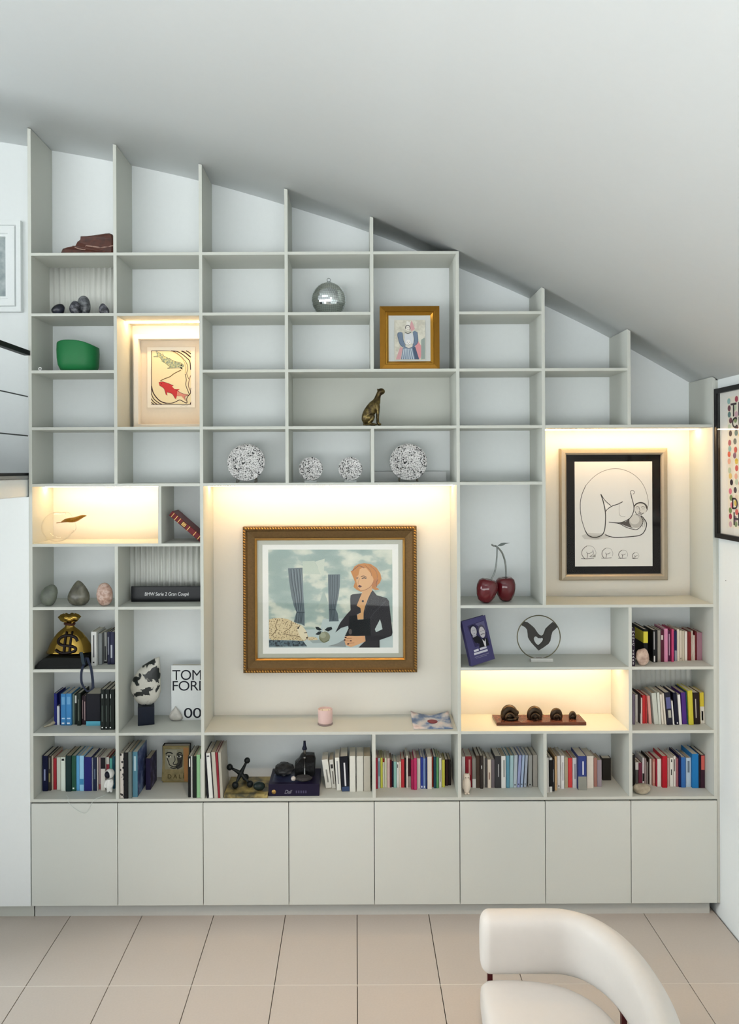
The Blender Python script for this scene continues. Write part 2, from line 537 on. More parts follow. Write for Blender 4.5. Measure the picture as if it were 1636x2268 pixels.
# grey backs where the photograph shows a panel instead of the wall
def back_panel(i, j, r0, r1, m=CARC):
    MB().box(UX[i] + HW + 0.0005, UX[j] - HW - 0.0005, DEP - 0.012, DEP - 0.001, top(r1), bot(r0), m).build('back_panel', bc)
back_panel(3, 5, 3, 4)
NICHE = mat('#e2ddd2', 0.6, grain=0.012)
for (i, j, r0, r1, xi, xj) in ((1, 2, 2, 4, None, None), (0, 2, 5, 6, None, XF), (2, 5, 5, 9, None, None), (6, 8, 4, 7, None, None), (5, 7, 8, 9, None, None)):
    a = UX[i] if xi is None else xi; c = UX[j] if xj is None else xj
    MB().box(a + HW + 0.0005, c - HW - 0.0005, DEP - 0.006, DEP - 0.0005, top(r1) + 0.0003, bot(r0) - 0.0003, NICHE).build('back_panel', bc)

LEDM = mat_emit('warm_led', LED_COLOR, LED_STRENGTH)
for (a, c, r) in ((UX[1], UX[2], 2), (UX[0], XF, 5), (UX[2], UX[5], 5), (UX[6], UX[8], 4), (UX[5], UX[7], 8)):
    MB().box(a + HW + 0.001, c - HW - 0.001, 0.190, 0.206, bot(r) - 0.0062, bot(r) - 0.0004, LEDM).build('led_strip', bc, label='warm glowing light strip')

# ribbed panels
RIB = mat('#d4d5cf', 0.5, grain=0.012)
def ribbed(x0, x1, z0, z1, y, pitch=0.038, amp=0.006, sharp=False):
    n = max(2, int(round((x1 - x0) / pitch))); k = 10
    vs = []; fs = []
    N = n * k
    for i in range(N + 1):
        x = x0 + (x1 - x0) * i / N
        ph = (i % k) / k
        yy = y + (amp * (1 - abs(math.sin(math.pi * i / k))) if sharp else amp * 0.5 * (1 - math.cos(2 * math.pi * i / k)))
        vs += [(x, yy, z0), (x, yy, z1), (x, DEP - 0.001, z0), (x, DEP - 0.001, z1)]
    for i in range(N):
        a, c = 4 * i, 4 * i + 4
        fs += [(a, c, c + 1, a + 1), (a + 2, a + 3, c + 3, c + 2), (a, a + 2, c + 2, c), (a + 1, c + 1, c + 3, a + 3)]
    fs += [(0, 1, 3, 2), (4 * N, 4 * N + 2, 4 * N + 3, 4 * N + 1)]
    return MB().add(vs, fs, RIB, not sharp).build('ribbed_panel', bc)
ribbed(UX[0] + HW, UX[1] - HW, top(2), bot(1), 0.280, 0.036, 0.011)
ribbed(UX[1] + HW, UX[2] - HW, top(7), bot(6), 0.256, 0.036, 0.020)
ribbed(UX[7] + HW, UX[8] - HW, top(9), bot(8), 0.300, 0.034, 0.008, True)

# ------------------------------------------------------------------ base cabinets
ORD = ['first', 'second', 'third', 'fourth', 'fifth', 'sixth', 'seventh', 'eighth']
for i in range(8):
    g = 0.0022
    x0 = UX[i] + (g if i else 0.0); x1 = UX[i + 1] - g
    if i == 0: x0 = UX[0] - HW + 0.006
    if i == 7: x1 = UX[8] + HW - 0.004
    where = {0: 'leftmost of the row', 7: 'rightmost of the row'}.get(i, ORD[i] + ' from the left')
    c = thing('base_cabinet', 'handleless white base cabinet door under the shelves, ' + where, 'cabinet', ((x0 + x1) / 2, 0, KICKZ), group='white base cabinets')
    hw = (x1 - x0) / 2
    b = MB().box(-hw, hw, 0.0, 0.019, 0.001, CABZ - KICKZ - 0.004, DOOR).build('door', c); bevel(b, 0.0012, 2)
    MB().box(-hw - 0.0008, hw + 0.0008, 0.021, DEP, 0.001, bot(10) - KICKZ - 0.0006, mat('#6b6a64', 0.8)).build('carcass', c)
# ------------------------------------------------------------------ books
PAGE = mat('#c9c4b6', 0.85, grain=0.08, scale=200)
PAGE2 = mat('#a89c86', 0.85, grain=0.08, scale=200)
WHITE_INK = mat('#dcdcd8', 0.6)
DARK_INK = mat('#2a2a2c', 0.6)

def cover_mesh(t, h, d, m, sp=0.0016):
    """spine at the front (y = 0), two boards behind it, square backs; x 0..t, y 0..d, z 0..h"""
    mb = MB()
    sp = min(sp, t * 0.22)
    r = min(0.003, t * 0.3)
    # U section with rounded spine shoulders
    o = [(0, d), (0, r), (r * 0.3, r * 0.3), (r, 0), (t - r, 0), (t - r * 0.3, r * 0.3), (t, r), (t, d), (t - sp, d), (t - sp, sp * 1.6), (sp, sp * 1.6), (sp, d)]
    tri = tessellate_polygon([[Vector((p[0], p[1], 0)) for p in o]])
    n = len(o)
    vs = [Vector((p[0], p[1], 0)) for p in o] + [Vector((p[0], p[1], h)) for p in o]
    fs = [tuple(q) for q in tri] + [tuple(i + n for i in reversed(q)) for q in tri]
    fs += [(i, (i + 1) % n, (i + 1) % n + n, i + n) for i in range(n)]
    return mb.add(vs, fs, m), sp

def make_book(x0, z0, y0, t, h, d, col, label, group, lean=0.0, pivot_right=False, marks=(), page=None, rough=0.5, name='book', side=None):
    m = mat(col, rough, grain=0.05, scale=50) if isinstance(col, str) else col
    mb, sp = cover_mesh(t, h, d, m)
    o = mb.build(name)
    o.location = (x0, y0, z0)
    if abs(lean) > 1e-5:
        o.rotation_euler = (0, lean, 0)
        if pivot_right:
            o.location = (x0 + t - t * math.cos(lean), y0, z0 + t * math.sin(lean))
    tag(o, label, 'book', group)
    MB().box(sp + 0.0002, t - sp - 0.0002, sp * 1.6 + 0.0004, d - 0.004, 0.003, h - 0.004, page or PAGE).build('page_block', o)
    for (a0, a1, b0, b1, c) in marks:
        MB().box(t * a0, t * a1, -0.0007, 0.0006, h * b0, h * b1, mat(c, 0.6)).build('spine_label', o)
    if side:
        s, c = side
        if s == 'r': MB().box(t - 0.0006, t + 0.0005, 0.004, d - 0.002, 0.004, h - 0.004, c).build('cover_print_or_sheen', o)
        else: MB().box(-0.0005, 0.0006, 0.004, d - 0.002, 0.004, h - 0.004, c).build('cover_print_or_sheen', o)
    return o

RND = random.Random(5)
ORDN = ['first', 'second', 'third', 'fourth', 'fifth', 'sixth', 'seventh', 'eighth', 'ninth', 'tenth', 'eleventh', 'twelfth', 'thirteenth', 'fourteenth', 'fifteenth', 'sixteenth', 'seventeenth', 'eighteenth', 'nineteenth', 'twentieth',
        'twenty-first', 'twenty-second', 'twenty-third', 'twenty-fourth', 'twenty-fifth', 'twenty-sixth', 'twenty-seventh', 'twenty-eighth', 'twenty-ninth', 'thirtieth']
LETTERS = [(0.35, 0.62, 0.34, 0.86)]
def book_row(ox, oy, sc, row, items, place, group, xmax=None, zcap=None, dscale=0.74, xmin=None, ymax=None):
    """items: (u0, u1, vtop, vbot, colour, words, [du], [marks]) read off an enlarged crop of the photograph;
    each book stands on the shelf of that row at the depth its foot shows"""
    Z = top(row); prev = -99; n = len(items); k = 0
    zlim = (bot(row - 1) - 0.003) if zcap is None else zcap
    raw = []
    for it in items:
        u0, u1, vt, vb, col, words = it[:6]
        du = it[6] if len(it) > 6 else 0
        px = ox + ((u0 + u1) / 2 + du) / sc
        Y = min(max(depth_on(px, oy + vb / sc, Z), 0.004), 0.19)
        x0, _ = P(ox + (u0 + du) / sc, oy + vb / sc, Y); x1, _ = P(ox + (u1 + du) / sc, oy + vb / sc, Y)
        _, zt = P(px - du / sc, oy + vt / sc, Y)
        k_ = du / (vb - vt) * (zt - Z)
        raw.append([x0, x1, Y, zt, min(0, -k_), max(0, -k_)])
    # squeeze the row a little where it would run into the uprights
    mn = min(r[0] + r[4] for r in raw); mx = max(r[1] + r[5] for r in raw)
    lo = max(mn, (xmin if xmin is not None else -99) + 0.0012); hi = min(mx, (xmax if xmax is not None else 99) - 0.0012)
    sq = (hi - lo) / (mx - mn)
    for it, (x0, x1, Y, zt, _, _) in zip(items, raw):
        u0, u1, vt, vb, col, words = it[:6]
        du = it[6] if len(it) > 6 else 0
        marks = it[7] if len(it) > 7 else ()
        side = it[8] if len(it) > 8 else None
        x0 = lo + (x0 - mn) * sq; x1 = lo + (x1 - mn) * sq
        x0 = max(x0, prev + 0.0004); x1 = max(x0 + 0.004, x1)
        h = min(zt - Z, zlim - Z)
        lean = math.atan2(-du, (vb - vt)) if du else 0.0    # + leans to the right
        t = (x1 - x0) * math.cos(lean) - (0.0002 if du else 0)
        if du: h = h / math.cos(lean) * 0.995
        d = min((ymax or DEP - 0.016) - Y, h * dscale)
        label = '%s, %s from the left %s' % (words, ORDN[k], place)
        pg = PAGE2 if RND.random() < 0.3 else PAGE
        make_book(x0, Z + 0.0003, Y, t, h, d, col, label, group, lean, lean > 0, marks, pg, 0.45, side=side)
        prev = x1; k += 1

s8 = 8.18
WT = [(0.0, 1.0, 0.78, 1.0, '#d8d6d0')]
SPOT = mat_ramp('spotted_paper', [(0.0, '#1a1818'), (0.30, '#1a1818'), (0.36, '#cfc8c0'), (1.0, '#d8d2ca')], 'voronoi', 45.0)
TEALP = mat_ramp('blue_cover_art', [(0.3, '#1f2448'), (0.5, '#3a4a78'), (0.62, '#7a86a8'), (0.75, '#2f6a78')], 'noise', 14.0)
PURP = mat_ramp('purple_cover_art', [(0.3, '#1a1430'), (0.55, '#33284c'), (0.7, '#7a7898'), (0.8, '#20304c')], 'noise', 18.0)

book_row(70, 1620, s8, 10, [
    (195, 290, 445, 1085, '#0b1236', 'thick midnight blue book', 0, [(0.3, 0.6, 0.3, 0.62, '#8a93b8')]),
    (291, 350, 445, 1075, '#37332f', 'dark book with pale gold lettering', 0, [(0.25, 0.75, 0.25, 0.5, '#8f8458'), (0.3, 0.7, 0.62, 0.95, '#77736e')]),
    (352, 388, 445, 1062, '#c4b2a0', 'slim cream book'),
    (390, 450, 490, 1055, '#a3222f', 'bright red book'),
    (455, 528, 470, 1062, '#c9ccc2', 'pale grey book'),
    (530, 612, 470, 1080, '#d6ded4', 'white book with small black mark', 0, [(0.2, 0.75, 0.9, 0.96, '#141418')]),
    (615, 716, 440, 1090, '#0c2a2c', 'thick bottle green book'),
    (718, 802, 440, 1082, '#21503f', 'forest green book with white dot', 0, [(0.25, 0.6, 0.06, 0.1, '#e8ece8')]),
    (805, 865, 440, 1075, '#5a9fd0', 'sky blue book'),
    (866, 946, 440, 1080, '#93c6e4', 'light blue book with darker band', 0, [(0.1, 0.95, 0.18, 0.34, '#3f86b4')]),
    (950, 1085, 465, 1080, '#1b1c66', 'very thick navy book'),
    (1086, 1112, 480, 1075, '#878c96', 'thin steel grey book'),
    (1113, 1178, 470, 1078, '#16203c', 'dark blue book with faint lettering', 0, [(0.3, 0.65, 0.35, 0.65, '#5a6880')]),
    (1180, 1206, 470, 1072, '#c8c0b8', 'thin chalk white book'),
    (1207, 1252, 470, 1062, '#9a8488', 'dusty mauve book', 0, [(0.1, 0.9, 0.03, 0.18, '#8a3f42')]),
    (1253, 1336, 465, 1072, '#d8d4cc', 'white book with black top', 0, [(0.0, 1.0, 0.65, 0.99, '#15121a')]),
    (1340, 1405, 465, 1048, '#a83a48', 'rose red book with white top', 0, WT),
    (1410, 1462, 490, 1042, '#5aa89c', 'turquoise book behind the astronaut'),
    (1464, 1508, 455, 1040, '#1c4a5c', 'dark petrol blue book'),
], 'above the first cabinet', 'books on the bottom shelf above the first cabinet', UX[1] - HW - 0.001, xmin=UX[0] + HW)

book_row(255, 1620, s8, 10, [
    (70, 138, 400, 1205, SPOT, 'white book with black spots'),
    (143, 220, 385, 1238, '#0a0c10', 'tall black book'),
    (223, 290, 372, 1212, '#68706e', 'tall slate grey book'),
    (295, 400, 370, 1190, '#4f7f92', 'large teal blue art book', 0, [(0.3, 0.7, 0.58, 0.9, '#a9c4cc')], ('r', TEALP)),
    (548, 640, 490, 1060, '#1d1838', 'deep purple art book with pictured cover', 0, (), ('r', PURP)),
], 'above the second cabinet', 'art books above the second cabinet', None, xmin=UX[1] + HW)
book_row(255, 1620, s8, 10, [
    (1318, 1370, 455, 1195, '#0c0f10', 'tall black book with white lettering', 0, [(0.5, 0.8, 0.75, 0.95, '#e0e0dc')]),
    (1372, 1402, 450, 1198, '#b9bcb6', 'thin pale grey book'),
    (1407, 1470, 455, 1205, '#0f1a14', 'tall greenish black book'),
    (1474, 1540, 425, 1200, '#8ab88a', 'tall mint green book'),
    (1543, 1562, 500, 1200, '#d5d8d2', 'thin white book'),
], 'right of the moustache portrait', 'tall books right of the portrait book', UX[2] - HW - 0.001)

book_row(445, 1620, s8, 10, [
    (72, 90, 395, 1262, '#14121e', 'thin black book leaning on the upright', 38),
    (92, 168, 395, 1215, '#d9dad6', 'tall white book', 52, [(0.15, 0.75, 0.92, 0.95, '#55565a')]),
    (170, 182, 380, 1222, '#1a1820', 'thin black book beside the tall white one', 54),
    (184, 256, 375, 1220, '#b5b1a5', 'tall stone grey book', 52),
    (258, 300, 380, 1222, '#852230', 'tall wine red book', 48),
    (302, 362, 380, 1230, '#aaa699', 'large pale grey book', 40),
], 'above the third cabinet', 'tall books above the third cabinet', None, xmin=UX[2] + HW)

book_row(640, 1620, s8, 10, [
    (592, 704, 515, 1035, '#d8d8d0', 'leaning white book with grey lettering', 72, [(0.4, 0.65, 0.2, 0.65, '#8a8a84')]),
    (722, 800, 515, 1035, '#cdcdc6', 'leaning white book with dark emblem', 50, [(0.2, 0.8, 0.7, 0.84, '#3a3838'), (0.4, 0.7, 0.15, 0.6, '#77756e')]),
    (828, 912, 475, 1075, '#dedfd8', 'white book beside the black one', 34, [(0.35, 0.6, 0.2, 0.9, '#8a8c90')]),
    (922, 1062, 455, 1088, '#10131d', 'thick black book with white title', 34, [(0.42, 0.62, 0.15, 0.82, '#d8dade'), (0.02, 0.98, 0.0, 0.13, '#3a4a6c')]),
    (1080, 1206, 450, 1095, '#d6d6ce', 'thick ivory book'),
    (1222, 1345, 450, 1088, '#cfcfc6', 'thick off-white book'),
    (1352, 1474, 450, 1086, '#b5b1a4', 'thick greige book against the upright'),
], 'in the pale row', 'pale books above the fourth cabinet', UX[4] - HW - 0.001)

book_row(820, 1620, s8, 10, [
    (65, 108, 480, 1042, '#9c2840', 'slim crimson book'),
    (111, 156, 485, 1032, '#a8c0c8', 'slim ice blue book', 0, [(0.3, 0.7, 0.4, 0.9, '#5a8090')]),
    (160, 200, 480, 1027, '#c8cc50', 'slim lime yellow book'),
    (202, 233, 490, 1017, '#dcdcd4', 'white book with red top', 0, [(0.0, 1.0, 0.87, 1.0, '#8c2420')]),
    (236, 276, 480, 1017, '#d4d8bc', 'white and pale green book'),
    (281, 332, 490, 1017, '#d8bcb8', 'pale pink book'),
    (335, 366, 520, 1017, '#5a1820', 'slim oxblood book'),
    (368, 400, 540, 1007, '#1c1c30', 'slim ink blue book'),
    (403, 456, 550, 1022, '#88b8b0', 'aqua green book'),
    (460, 500, 560, 1017, '#dcdcd8', 'short white book with black dash', 0, [(0.3, 0.6, 0.78, 0.92, '#2a2a2a')]),
    (503, 540, 550, 1017, '#d4cab8', 'short cream book'),
    (543, 600, 505, 1017, '#b83038', 'scarlet red book'),
    (603, 633, 480, 1017, '#141214', 'slim black book'),
    (636, 669, 445, 1022, '#e0dcd2', 'tall slim white book'),
    (673, 718, 490, 1012, '#3c1820', 'dark maroon book with grey foot', 0, [(0.0, 1.0, 0.0, 0.38, '#9c948c')]),
    (721, 776, 515, 1055, '#a02450', 'dark magenta book'),
    (778, 830, 485, 1062, '#b83464', 'bright magenta book'),
    (833, 896, 490, 1037, '#c4c4bc', 'light grey book'),
    (899, 946, 465, 1037, '#2a3a8c', 'royal blue book with white dot', 0, [(0.25, 0.7, 0.03, 0.09, '#e6e8ee')]),
    (948, 993, 490, 1037, '#7088b4', 'blue and silver book', 0, [(0.25, 0.7, 0.03, 0.09, '#e6e8ee')]),
    (996, 1022, 470, 1042, '#1c2c64', 'thin navy book'),
    (1026, 1106, 460, 1047, '#dcd4c8', 'thick cream white book'),
    (1109, 1136, 465, 1007, '#b04a38', 'thin rust red book'),
    (1141, 1187, 460, 1032, '#1c4454', 'dark teal book'),
    (1191, 1233, 470, 1032, '#5a9460', 'leaf green book'),
    (1240, 1287, 485, 1017, '#dadad2', 'white book right of the green one', 0, [(0.35, 0.65, 0.2, 0.6, '#8c8c84')]),
    (1295, 1347, 520, 1012, '#c0bc4c', 'olive yellow book'),
    (1352, 1406, 510, 985, '#2c1414', 'brownish black book'),
    (1409, 1460, 510, 978, '#1a1210', 'black book at the right end'),
], 'above the fifth cabinet', 'books on the bottom shelf above the fifth cabinet', UX[5] - HW - 0.001, xmin=UX[4] + HW)

book_row(1010, 1620, s8, 10, [
    (60, 96, 470, 1037, '#3c1418', 'dark red book against the upright'),
    (101, 166, 460, 1022, '#d8d8d4', 'white book behind the white figurine'),
    (171, 290, 455, 1012, '#90222e', 'thick crimson book', 0, [(0.5, 0.75, 0.4, 0.9, '#c89a92')]),
    (296, 366, 490, 1022, '#8c8880', 'grey book with white foot', 0, [(0.05, 0.95, 0.0, 0.3, '#dcdcd8')]),
    (369, 438, 440, 1027, '#4a3c32', 'walnut brown book'),
    (440, 498, 440, 1040, '#352e2a', 'dark brown book with small white mark', 0, [(0.35, 0.6, 0.6, 0.7, '#e0e0dc')]),
    (501, 531, 455, 1022, '#a8a49c', 'slim ash grey book'),
    (535, 576, 490, 1017, '#4a4646', 'slim charcoal book'),
    (580, 646, 510, 1027, '#dacdbc', 'cream book with brown lettering', 0, [(0.3, 0.6, 0.3, 0.55, '#8a6a58')]),
    (649, 713, 510, 1022, '#6a6266', 'mauve grey book'),
    (717, 829, 450, 1027, '#38383a', 'thick black-grey book', 0, [(0.5, 0.65, 0.35, 0.75, '#a8a8a8')]),
    (833, 916, 450, 1032, '#dededa', 'white book with black title', 0, [(0.5, 0.68, 0.35, 0.88, '#2c2c2c')]),
    (925, 986, 440, 1027, '#5f93a6', 'teal grey book'),
    (997, 1062, 435, 1022, '#a4c2c6', 'pale aqua book', -10),
    (1070, 1140, 430, 1022, '#b0bcc4', 'pale grey-blue book with black dot', -22, [(0.3, 0.6, 0.07, 0.11, '#20222c')]),
    (1160, 1212, 430, 1017, '#9aa2ca', 'lavender blue book', -38, [(0.3, 0.6, 0.08, 0.12, '#20222c')]),
    (1224, 1270, 430, 1017, '#a6b8d4', 'powder blue book', -38, [(0.3, 0.6, 0.08, 0.12, '#20222c')]),
    (1282, 1330, 430, 1012, '#a6aebc', 'blue-grey book', -34, [(0.3, 0.6, 0.08, 0.12, '#20222c')]),
    (1338, 1408, 430, 1010, '#9c9c98', 'stone grey book with black dot', -8, [(0.3, 0.6, 0.06, 0.1, '#20222c')]),
    (1420, 1500, 430, 1005, '#a09c94', 'dim grey book near the upright'),
], 'above the sixth cabinet', 'books on the bottom shelf above the sixth cabinet', UX[6] - HW - 0.001, xmin=UX[5] + HW)

book_row(1200, 1620, s8, 10, [
    (85, 124, 480, 1112, '#cbcbc8', 'white book against the upright'),
    (128, 186, 475, 1102, '#161616', 'black book with white foot', 0, [(0.05, 0.95, 0.0, 0.16, '#dcdcd8'), (0.1, 0.9, 0.93, 1.0, '#c8c8c4')]),
    (188, 228, 520, 1087, '#2a2a2c', 'slim black book with grey marks', 0, [(0.3, 0.6, 0.3, 0.7, '#9a9a9a')]),
    (231, 271, 455, 1072, '#c8a67c', 'slim tan book'),
    (276, 335, 445, 1032, '#dadada', 'white book with dark dot', 0, [(0.35, 0.6, 0.05, 0.1, '#34343a')]),
    (345, 405, 440, 1042, '#dedede', 'white book with black title', 0, [(0.5, 0.65, 0.25, 0.8, '#5a5a66')]),
    (409, 471, 470, 1022, '#b0a48a', 'sand brown book'),
    (475, 549, 485, 1017, '#d44444', 'coral red book'),
    (555, 630, 480, 1027, '#d2d2d6', 'white book beside the thick blue one', 0, [(0.4, 0.7, 0.3, 0.8, '#8c8c98')]),
    (636, 808, 450, 1064, '#33407e', 'very thick blue book with grey foot', 0, [(0.0, 1.0, 0.0, 0.4, '#8f9088'), (0.5, 0.66, 0.45, 0.85, '#d8dce8')]),
    (813, 936, 450, 1032, '#d9d2c6', 'thick ivory book'),
    (939, 998, 480, 1002, '#a8786e', 'dusty pink book'),
    (1001, 1082, 520, 1002, '#978b94', 'lilac grey book at the right end'),
], 'above the seventh cabinet', 'books on the bottom shelf above the seventh cabinet', None, xmin=UX[6] + HW)

book_row(1390, 1620, s8, 10, [
    (85, 136, 430, 1000, '#1a1616', 'black book against the upright'),
    (140, 196, 560, 945, '#5c5c5a', 'dark grey book with white top', 0, [(0.0, 1.0, 0.65, 1.0, '#d8d8d4')]),
    (199, 268, 570, 940, '#702c42', 'plum red book'),
    (271, 306, 480, 940, '#d8d4d8', 'white book with black figures', 0, [(0.1, 0.9, 0.1, 0.4, '#1c1c1c')]),
    (309, 346, 490, 950, '#988888', 'greyish mauve book'),
    (348, 379, 560, 955, '#908a86', 'short grey book'),
    (381, 401, 480, 962, '#2a1e1a', 'thin dark brown book'),
    (403, 444, 500, 967, '#d6d0ca', 'slim white book'),
    (448, 511, 500, 987, '#b67c70', 'old rose book', 0, [(0.3, 0.6, 0.1, 0.9, '#d8b8ac')]),
    (514, 546, 500, 1002, '#a41c38', 'slim raspberry red book'),
    (550, 623, 500, 1002, '#dcdcd6', 'plain white book'),
    (630, 736, 450, 1022, '#ae1828', 'thick bright red book'),
    (739, 773, 480, 992, '#c8b4ac', 'slim blush book'),
    (779, 846, 480, 1002, '#dcdcd4', 'white book with black title', 0, [(0.3, 0.6, 0.4, 0.6, '#30302c'), (0.35, 0.65, 0.85, 0.95, '#30302c')]),
    (850, 895, 450, 997, '#dedad4', 'tall slim white book', 0, [(0.3, 0.6, 0.5, 0.9, '#3c3c3c')]),
    (898, 943, 490, 1002, '#9c6068', 'rosewood book'),
    (946, 990, 440, 1012, '#18184a', 'dark indigo book'),
    (992, 1080, 470, 1017, '#356aae', 'medium blue book'),
    (1085, 1178, 480, 1007, '#b4c8d8', 'ice white book with grey title', 0, [(0.3, 0.7, 0.5, 0.9, '#6a7a8a')]),
    (1186, 1320, 410, 1027, '#2079bc', 'thick bright blue book'),
    (1323, 1358, 430, 1027, '#201622', 'slim aubergine book'),
    (1361, 1438, 425, 1027, '#3a2230', 'dark book with coral top', 0, [(0.1, 0.9, 0.55, 0.98, '#c86058')]),
], 'above the eighth cabinet', 'books on the bottom shelf above the eighth cabinet', UX[8] - HW, xmin=UX[7] + HW)

book_row(1390, 1480, s8, 9, [
    (90, 132, 470, 1022, '#6a6072', 'purplish grey book'),
    (140, 187, 480, 972, '#d6d6d0', 'short white book'),
    (189, 229, 470, 1007, '#2a2026', 'dark book with grey foot', 0, [(0.0, 1.0, 0.0, 0.35, '#a8a8a8')]),
    (233, 270, 540, 1012, '#dccac4', 'small pinkish white book'),
    (273, 325, 490, 1002, '#bc2c2e', 'bright red book'),
    (328, 360, 500, 1002, '#ac3a3a', 'slim brick red book'),
    (362, 414, 500, 1012, '#d0988e', 'salmon pink book', 34),
    (442, 528, 450, 1022, '#bfc4bb', 'thick pale grey-green book', 50),
    (538, 588, 440, 1022, '#cdd2ca', 'pale celadon book', 36),
    (594, 636, 475, 1022, '#d2cdc0', 'cream book left of the ivory one', 38),
    (640, 676, 455, 1022, '#d8d2c4', 'slim ivory book', 46),
    (688, 792, 440, 1030, '#20202e', 'thick dark book with violet patch', 48, [(0.1, 0.9, 0.5, 0.85, '#5c6090'), (0.3, 0.8, 0.22, 0.45, '#b0b0a4')]),
    (796, 836, 590, 1030, '#d8d8d4', 'slim short white book', 35),
    (842, 912, 440, 1027, '#12142a', 'blue-black book', 44, [(0.4, 0.7, 0.03, 0.08, '#e0e0e0')]),
    (920, 976, 480, 1030, '#dadad6', 'tall white book', 34),
    (992, 1078, 440, 1017, '#4c2a7e', 'violet purple book', 26),
    (1080, 1098, 420, 1017, '#1c4a54', 'thin petrol book', 28),
    (1102, 1204, 405, 1030, '#c2ba3c', 'thick acid yellow book', 26),
    (1215, 1330, 440, 1017, '#241a18', 'thick dark brown book', 18, [(0.3, 0.45, 0.2, 0.8, '#b8b0a4')]),
    (1340, 1416, 440, 1002, '#d2c03c', 'yellow book with white lower half', 14, [(0.0, 1.0, 0.0, 0.55, '#d8d6cc'), (0.3, 0.7, 0.1, 0.4, '#77736c')]),
], 'in the middle far-right row', 'books on the middle shelf at the far right', UX[8] - HW, xmin=UX[7] + HW, ymax=0.296)

YEL = mat('#c8be3e', 0.6)
book_row(1390, 1340, s8, 8, [
    (57, 130, 420, 1110, '#25182c', 'dark book with white stacked title letters'),
    (462, 548, 455, 1040, '#0d0f12', 'thick black book with white streaks', 0, [(0.2, 0.5, 0.02, 0.2, '#d8d8d8'), (0.2, 0.4, 0.4, 0.95, '#a8a8a8')]),
    (552, 611, 460, 1032, '#8f8b82', 'warm grey book'),
    (614, 672, 460, 1032, '#4a1428', 'maroon book with white crest', 0, [(0.1, 0.7, 0.7, 0.85, '#c8bcb8')]),
    (677, 746, 430, 1032, '#c482a0', 'candy pink book'),
    (748, 800, 470, 1022, '#501c40', 'dark plum book with white lettering', 0, [(0.3, 0.6, 0.2, 0.9, '#b89ab0')]),
    (802, 860, 440, 1032, '#b6406a', 'hot pink book'),
    (862, 915, 470, 1017, '#20204e', 'navy book with grey foot', 0, [(0.2, 1.0, 0.0, 0.35, '#8a8e98')]),
    (919, 961, 440, 1017, '#d0c8b8', 'tall cream book'),
    (963, 1010, 465, 1012, '#cbc3b3', 'beige book with dark dot', 0, [(0.35, 0.6, 0.06, 0.1, '#40382e')]),
    (1013, 1058, 470, 1012, '#bcb4a2', 'putty coloured book'),
    (1061, 1109, 480, 1007, '#dedad2', 'white book'),
    (1112, 1141, 485, 1007, '#742a2a', 'slim brick brown book'),
    (1143, 1180, 490, 1007, '#7e2626', 'slim dark red book'),
    (1183, 1216, 470, 1002, '#c4b8ac', 'slim linen book'),
    (1218, 1250, 550, 1007, '#dad0c4', 'short slim cream book'),
    (1253, 1290, 480, 1002, '#621a20', 'slim burgundy book'),
    (1293, 1388, 500, 1002, '#98707e', 'thick mauve book'),
], 'in the upper far-right row', 'books on the topmost book shelf at the far right', UX[8] - HW, xmin=UX[7] + HW)
# black book with a yellow band, further forward than its neighbours
x0, _ = P(1390 + 300 / s8, 1470, 0.06); x1, _ = P(1390 + 375 / s8, 1470, 0.06)
yb = make_book(x0, top(8) + 0.0003, 0.072, x1 - x0, P(1426, 1340 + 438 / s8, 0.072)[1] - top(8), 0.225, '#0e1012', 'black book with a wide yellow band, standing forward in the upper far-right row', 'books on the topmost book shelf at the far right', 0, False, ())
_h = P(1426, 1340 + 438 / s8, 0.072)[1] - top(8)
MB().box(-0.0008, x1 - x0 + 0.0006, -0.0008, 0.15, _h * 0.60, _h * 0.93, YEL).build('paper_band', yb, label='yellow paper band')

# title letters stacked down the spine of the dark book at the front
for o in list(bpy.data.objects):
    if o.get('label', '').startswith('dark book with white stacked title letters'):
        t = o.dimensions.x; hh = o.dimensions.z
        for k, ch in enumerate('MAGIC YEARS'):
            if ch == ' ': continue
            z = hh * (0.93 - k * 0.083) - 0.012
            text_mesh(ch, 0.0125, WHITE_INK, Matrix.Translation((t / 2, -0.0006, z)), 'spine_letter', o, 0.0004, 1.1)

